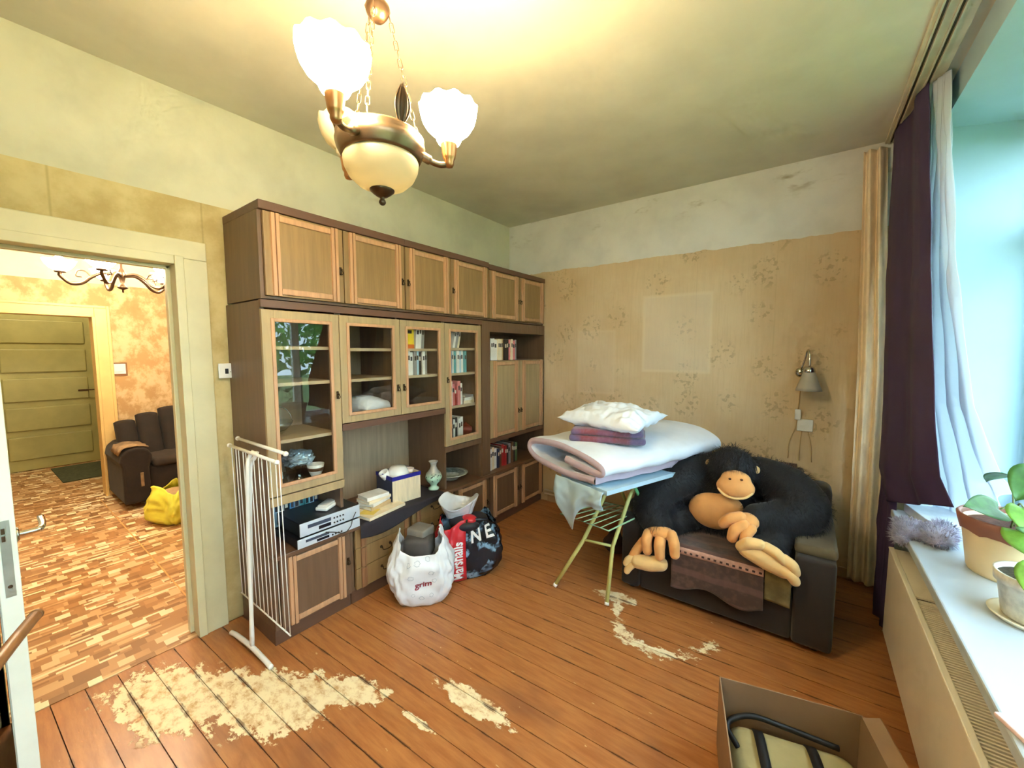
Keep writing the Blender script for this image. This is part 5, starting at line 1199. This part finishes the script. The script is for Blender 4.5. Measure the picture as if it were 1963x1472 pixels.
# ------------------------------------------------------------------ curtains
def cloth(name, levels, nf, amp, m, parent, nu=90, nv=60, nrm=(1, 0, 0), seed=0, th=.002, phase=0.0, wr=.004):
    """levels: [(v, [points across])] -> hanging cloth with nf folds"""
    nrm = Vector(nrm); L = [(v, catmull(p, 8) if len(p) > 2 else [Vector(p[0]).lerp(Vector(p[1]), k / 8) for k in range(9)]) for v, p in levels]
    def at(poly, u):
        f = u * (len(poly) - 1); k = min(int(f), len(poly) - 2); return poly[k].lerp(poly[k + 1], f - k)
    def f(u, v):
        for (va, pa), (vb, pb) in zip(L, L[1:]):
            if v <= vb + 1e-9: break
        s = (v - va) / (vb - va); s = s * s * (3 - 2 * s) * .5 + s * .5; p = at(pa, u).lerp(at(pb, u), s)
        a = amp(v) if callable(amp) else amp
        return p + nrm * (a * math.sin(2 * PI * nf * u + phase + .8 * noise.noise(Vector((u * 3, v * 1.5, seed)))) + wr * noise.noise(Vector((u * 14, v * 9, seed))))
    b = bm_(); grid(b, nu, nv, f); o = obj(name, b, m, parent, True); solidify(o, th); return o
M_purple = mat('aubergine_satin', srgb(70, 55, 86), .6, var=.08, scale=3, spec=.25)
M_creamc = mat('gold_brocade', srgb(246, 222, 186), .55, var=.10, scale=22, stretch=(1, 1, .35), sheen=.2)
def sheermat():
    m, nt, p = newmat('white_sheer'); p.inputs['Base Color'].default_value = srgb(236, 240, 246); p.inputs['Roughness'].default_value = .8
    tl = nt.n('ShaderNodeBsdfTranslucent', {0: srgb(236, 242, 250)}).outputs[0]; tp = nt.n('ShaderNodeBsdfTransparent').outputs[0]
    a = nt.n('ShaderNodeMixShader', {0: .5, 1: p.outputs[0], 2: tl}).outputs[0]; a = nt.n('ShaderNodeMixShader', {0: .05, 1: a, 2: tp}).outputs[0]
    nt.t.links.new(a, nt.t.nodes['Material Output'].inputs[0]); return m
M_sheer = sheermat()
t = thing('gold_curtain', 'narrow pale gold patterned curtain hanging in the back corner', 'curtain', (.36, 3.40, 0))
cloth('curtain_cloth', [(0, [(.225, 3.43, 2.80), (.33, 3.42, 2.80)]), (.5, [(.265, 3.41, 1.45), (.40, 3.39, 1.45)]), (1, [(.285, 3.41, .03), (.42, 3.39, .02)])], 2.3, lambda v: .020, M_creamc, t, nrm=(.3, 1, 0), nu=70)
t = thing('aubergine_curtain', 'dark aubergine curtain gathered beside the window and tucked on the sill', 'curtain', (.40, 3.0, .7))
cloth('curtain_cloth', [(0, [(.352, 3.40, 2.828), (.375, 3.1, 2.828), (.40, 2.80, 2.828)]), (.35, [(.352, 3.30, 2.0), (.395, 2.95, 2.0), (.425, 2.62, 2.0)]), (.72, [(.365, 3.20, 1.25), (.40, 2.8, 1.22), (.44, 2.38, 1.22)]),
      (.88, [(.36, 3.10, .90), (.40, 2.75, .93), (.47, 2.40, 1.02)]), (1, [(.395, 3.02, .705), (.43, 2.70, .80), (.52, 2.40, .90)])], 1.7, lambda v: .012 + .012 * v, M_purple, t, seed=3, phase=2.2, nu=110, nv=80)
cloth('curtain_tail', [(0, [(.385, 3.10, .85), (.42, 2.90, .85)]), (.5, [(.385, 3.10, .5), (.42, 2.88, .5)]), (1, [(.385, 3.10, .03), (.42, 2.88, .03)])], 2.0, .02, M_purple, t, seed=6)
t = thing('sheer_curtain', 'white sheer curtain spreading over the sill beside the aubergine curtain', 'curtain', (.55, 2.75, .7))
cloth('curtain_cloth', [(0, [(.42, 2.83, 2.828), (.445, 2.78, 2.83), (.465, 2.74, 2.828)]), (.12, [(.43, 2.82, 2.55), (.455, 2.76, 2.55), (.47, 2.70, 2.55)]), (.45, [(.455, 2.80, 1.9), (.48, 2.72, 1.9), (.515, 2.62, 1.9)]),
      (.72, [(.50, 2.86, 1.3), (.53, 2.70, 1.3), (.60, 2.60, 1.3)]), (.9, [(.55, 2.95, .93), (.62, 2.80, .92), (.70, 2.62, 1.0)]), (1, [(.58, 3.0, .715), (.66, 2.86, .715), (.765, 2.68, .93)])], 4.0, lambda v: .014 + .014 * v, M_sheer, t, seed=8, wr=.012, nrm=(.8, -.6, 0), nu=110, nv=90)
# ceiling track
t = thing('curtain_track', 'double-groove curtain track board along the ceiling over the window', 'curtain track', (.40, 1.2, ZC))
part(t, 'board', mat('track_paint', srgb(206, 196, 166), .5, world=True), .325, .455, YF + .02, YB - .01, ZC - .018, ZC, bev=.003)
for xx in (.352, .402): part(t, 'groove', mat('groove_dark', srgb(60, 52, 40), .7, var=0), xx - .004, xx + .004, YF + .03, YB - .02, ZC - .0195, ZC - .016)
for xx in (.342, .362, .392, .412): part(t, 'track_lip', MATS['track_paint'], xx - .003, xx + .003, YF + .03, YB - .02, ZC - .026, ZC - .018)

# ------------------------------------------------------------------ radiator
M_rad = mat('radiator_white', srgb(232, 220, 198), .35, var=.03)
t = thing('radiator', 'long white panel radiator under the window sill', 'radiator', (.43, 1.7, .15))
part(t, 'front_panel', M_rad, .37, .385, .95, 2.63, .15, .585, bev=.005); part(t, 'rear_panel', M_rad, .455, .47, .95, 2.63, .15, .585, bev=.004)
for yy in (.95, 2.612): part(t, 'side_cover', M_rad, .385, .455, yy, yy + .018, .15, .585, bev=.003)
part(t, 'top_rim', M_rad, .368, .388, .95, 2.63, .583, .592, bev=.003); part(t, 'top_rim', M_rad, .452, .472, .95, 2.63, .583, .592, bev=.003)
part(t, 'grille_floor', mat('rad_inside', srgb(120, 106, 86), .7), .386, .454, .97, 2.61, .50, .51)
part(t, 'grille_blank', M_rad, .386, .454, 2.15, 2.61, .580, .588)
gm = bm_(); box(gm, .388, .452, 0, .006, .578, .588); me = bpy.data.meshes.new('grille_bar'); bmesh.ops.translate(gm, vec=-Vector(t.location), verts=gm.verts[:]); gm.to_mesh(me); gm.free(); me.materials.append(M_rad)
for k in range(84):
    o = bpy.data.objects.new('grille_bar', me); COL.objects.link(o); o.parent = t; o.location = (0, .975 + .0138 * k, 0)

# ------------------------------------------------------------------ plants and things on the sill
M_leafg = mat('leaf_green', srgb(62, 108, 46), .5, var=.25, scale=25); M_leafl = mat('leaf_light', srgb(116, 168, 62), .5, var=.2, scale=25); M_soil = mat('soil', srgb(92, 58, 44), .95, var=.3, scale=40, bump=.8)
M_stem = mat('stem_green', srgb(128, 150, 90), .5, var=.1)
def heart(base, d, nrm, L, W, droop=.25):
    d = Vector(d).normalized(); nrm = Vector(nrm); nrm = (nrm - d * nrm.dot(d)).normalized(); sd = d.cross(nrm); base = Vector(base); b = bm_()
    def f(u, v):
        s = v * 2 - 1; w = W * (math.sin(PI * (u * .93 + .07) ** .62)) ** .9
        back = -.16 * L * (1 - u) ** 3 * abs(s)
        return base + d * (L * u + back) + sd * (w * s) + nrm * (-droop * L * u * u - .10 * W * (1 - abs(s)) + .02 * W * math.sin(8 * u))
    grid(b, 10, 8, f); return b
def plant(t, root, leaves):
    for i, (tip, d, nrm, L, W, light) in enumerate(leaves):
        p0 = Vector(root) + Vector((.02 * math.cos(i * 2.4), .02 * math.sin(i * 2.4), 0)); tip = Vector(tip); mid = (p0 + tip) / 2 + Vector((0, 0, .05))
        b = bm_(); tube(b, catmull([p0, mid, tip], 6), .0028, 6); s = obj('stem', b, M_stem, t, True)
        o = obj('leaf', heart(tip, d, nrm, L, W), M_leafl if light else M_leafg, s, True); solidify(o, .0012)
t = thing('planter', 'large cream planter with brown rim holding a heart-leaved plant', 'potted plant', (.665, 2.29, .70))
PC = (.668, 2.29, .70)
b = bm_(); lathe(b, [(.001, 0), (.118, 0), (.122, .01), (.142, .16), (.146, .20), (.138, .20), (.132, .16), (.001, .155)], PC, 44); pot = obj('pot', b, mat('planter_cream', srgb(240, 216, 170), .45, var=.04), t, True)
b = bm_(); lathe(b, [(.148, .165), (.156, .195), (.160, .215), (.154, .222), (.146, .215), (.142, .20)], PC, 48, wave=lambda f, a, r, z: (r, z - .008 * max(0, math.cos(10 * a)) * (1 - min(1, f * 3)))); obj('rim', b, mat('rim_brown', srgb(150, 98, 80), .45, var=.08), t, True)
b = bm_(); lathe(b, [(.140, .185), (.08, .192), (.001, .188)], PC, 30); obj('soil', b, M_soil, t)
plant(t, (.668, 2.29, .885), [((.60, 2.22, .97), (-.6, -.5, .2), (.3, -.5, .8), .12, .055, False), ((.64, 2.17, 1.0), (-.1, -.9, -.5), (0, -.5, .9), .10, .045, True), ((.66, 2.14, 1.14), (-.5, -.6, -.5), (-.2, -.7, .6), .13, .06, False),
      ((.72, 2.2, 1.16), (.3, -.8, -.3), (0, -.4, .9), .12, .05, False), ((.62, 2.13, .93), (.3, -.8, -.45), (-.3, -.4, .8), .12, .05, True), ((.76, 2.3, 1.1), (.8, .1, -.3), (0, -.2, 1), .12, .05, False), ((.66, 2.40, 1.07), (-.3, .8, -.3), (0, 0, 1), .11, .05, False)])
t = thing('flower_pot', 'small speckled white pot with trailing plant on a saucer', 'potted plant', (.625, 1.905, .70)); PC2 = (.625, 1.93, .70)
b = bm_(); lathe(b, [(.001, .0), (.095, 0), (.108, .012), (.110, .016), (.103, .016), (.09, .007), (.001, .007)], PC2, 40); obj('saucer', b, mat('saucer_cream', srgb(236, 230, 206), .35, var=.03), t, True)
b = bm_(); lathe(b, [(.001, .008), (.076, .008), (.080, .014), (.094, .115), (.102, .118), (.104, .150), (.097, .150), (.092, .118), (.001, .116)], PC2, 40); obj('pot', b, mat('speckled_glaze', srgb(214, 208, 192), .3, var=.22, scale=26), t, True)
b = bm_(); lathe(b, [(.095, .135), (.05, .142), (.001, .14)], PC2, 24); obj('soil', b, mat('dark_soil', srgb(58, 52, 34), .95, var=.4, scale=40, bump=.8), t)
plant(t, (.625, 1.93, .84), [((.585, 1.87, .90), (-.2, -.6, -.6), (-.4, -.5, .7), .10, .04, True), ((.69, 1.86, .93), (.6, -.6, -.2), (0, -.3, 1), .11, .045, False), ((.63, 2.0, .96), (0, .7, .1), (0, -.3, 1), .10, .045, False), ((.60, 1.82, .78), (0, -.4, -.8), (-.6, -.6, .2), .07, .03, True)])
t = thing('plush_slippers', 'grey and lilac fluffy bundle draped over the sill corner', 'fluffy bundle', (.47, 2.55, .70))
b = blob([('s', (.42, 2.56, .725), (.055, .10, .035)), ('s', (.50, 2.50, .73), (.06, .09, .04)), ('s', (.39, 2.50, .70), (.035, .06, .035)), ('s', (.54, 2.60, .73), (.05, .07, .035))], .009, 3)
for v in b.verts: v.co += v.co.normalized() * .012 * noise.noise(v.co * 34)
hb = b.copy(); obj('bundle', b, mat('lilac_fluff', srgb(150, 148, 172), .95, var=.35, scale=14, sheen=.5), t, True)
f = fur(hb, 2600, .022, .0012, lambda p: Vector((0, -.1, .0)), .8, 9); stuff(obj('fluff', f, mat('lilac_fluff_strands', srgb(172, 168, 188), .9, var=.35, scale=14), t)); hb.free()
b = rbox((.56, 2.80, .701), .17, .24, .045, .2, .003); tag(obj('white_carton', b, mat('carton_white', srgb(226, 232, 236), .6), None), 'flat white carton on the sill behind the fluffy bundle', 'box')

# ------------------------------------------------------------------ open carton in the foreground
t = thing('open_carton', 'open brown cardboard carton in the lower right foreground', 'box', (.02, 1.45, 0))
M_card = mat('cardboard', srgb(150, 118, 88), .75, var=.06, scale=8); a0, a1 = Vector((-.215, 1.655, 0)), Vector((.215, 1.765, 0)); dr = (a1 - a0).normalized(); pr_ = Vector((dr.y, -dr.x, 0)); DP = .40
def wall_(name, p, q, z0, z1, lean=0.0, out=Vector((0, 0, 0))):
    b = bm_(); n = (q - p).normalized(); s = Vector((n.y, -n.x, 0)) * .002
    vs = [p - s, q - s, q + s, p + s]; A = [b.verts.new(v + Vector((0, 0, z0))) for v in vs]; B = [b.verts.new(v + Vector((0, 0, z1)) + out) for v in vs]
    b.faces.new(A); b.faces.new(B[::-1])
    for i in range(4): b.faces.new((A[i], A[(i + 1) % 4], B[(i + 1) % 4], B[i]))
    return obj(name, b, M_card, t)
wall_('side_panel', a0, a1, 0, .285); wall_('side_panel', a0 + dr * .002, a0 + pr_ * DP, 0, .285); wall_('side_panel', a1 - dr * .002, a1 + pr_ * DP, 0, .285); wall_('side_panel', a0 + pr_ * DP, a1 + pr_ * DP, 0, .285)
b = bm_(); vs = [a0, a1, a1 + pr_ * DP, a0 + pr_ * DP]; b.faces.new([b.verts.new(v + Vector((0, 0, .004))) for v in vs]); obj('base', b, M_card, t)
wall_('flap', a1 + pr_ * .01, a1 + pr_ * (DP - .01), .285, .30, 0, dr * .045)
t = thing('strapped_case', 'olive satin case bound with black straps inside the open carton', 'case', (.02, 1.48, .004))
cc = a0 + dr * .222 + pr_ * .20
b = rbox((cc.x, cc.y, .006), .40, .34, .16, math.atan2(dr.y, dr.x), .06, 5); obj('case', b, mat('olive_satin', srgb(176, 164, 120), .28, var=.12, scale=5), t, True)
for s in (-.10, .06):
    q = cc + dr * s; b = bm_()
    for wv in (0, 1): pass
    pts = [q - pr_ * .165 + Vector((0, 0, .06)), q - pr_ * .155 + Vector((0, 0, .14)), q - pr_ * .11 + Vector((0, 0, .174)), q + Vector((0, 0, .178)), q + pr_ * .11 + Vector((0, 0, .174)), q + pr_ * .16 + Vector((0, 0, .13))]
    pl = catmull(pts, 5); A = [(b.verts.new(p - dr * .016), b.verts.new(p + dr * .016)) for p in pl]
    for x_, y_ in zip(A, A[1:]): b.faces.new((x_[0], x_[1], y_[1], y_[0]))
    o = obj('strap', b, mat('black_strap', srgb(24, 22, 24), .5, var=.1), t, True); solidify(o, .006)
b = bm_(); tube(b, catmull([cc - dr * .17 - pr_ * .05 + Vector((0, 0, .15)), cc - dr * .20 - pr_ * .12 + Vector((0, 0, .17)), cc - dr * .12 - pr_ * .165 + Vector((0, 0, .19)), cc - pr_ * .17 + Vector((0, 0, .18)), cc + dr * .15 - pr_ * .16 + Vector((0, 0, .17))], 6), .010, 8); obj('carry_handle', b, MATS['black_strap'], t, True)

b = rbox((.455, 1.33, .7005), .09, .12, .012, .4, .004); tag(obj('pink_cloth', b, mat('pale_pink_cloth', srgb(236, 208, 214), .85), None), 'folded pale pink cloth on the sill at the right picture edge', 'cloth')
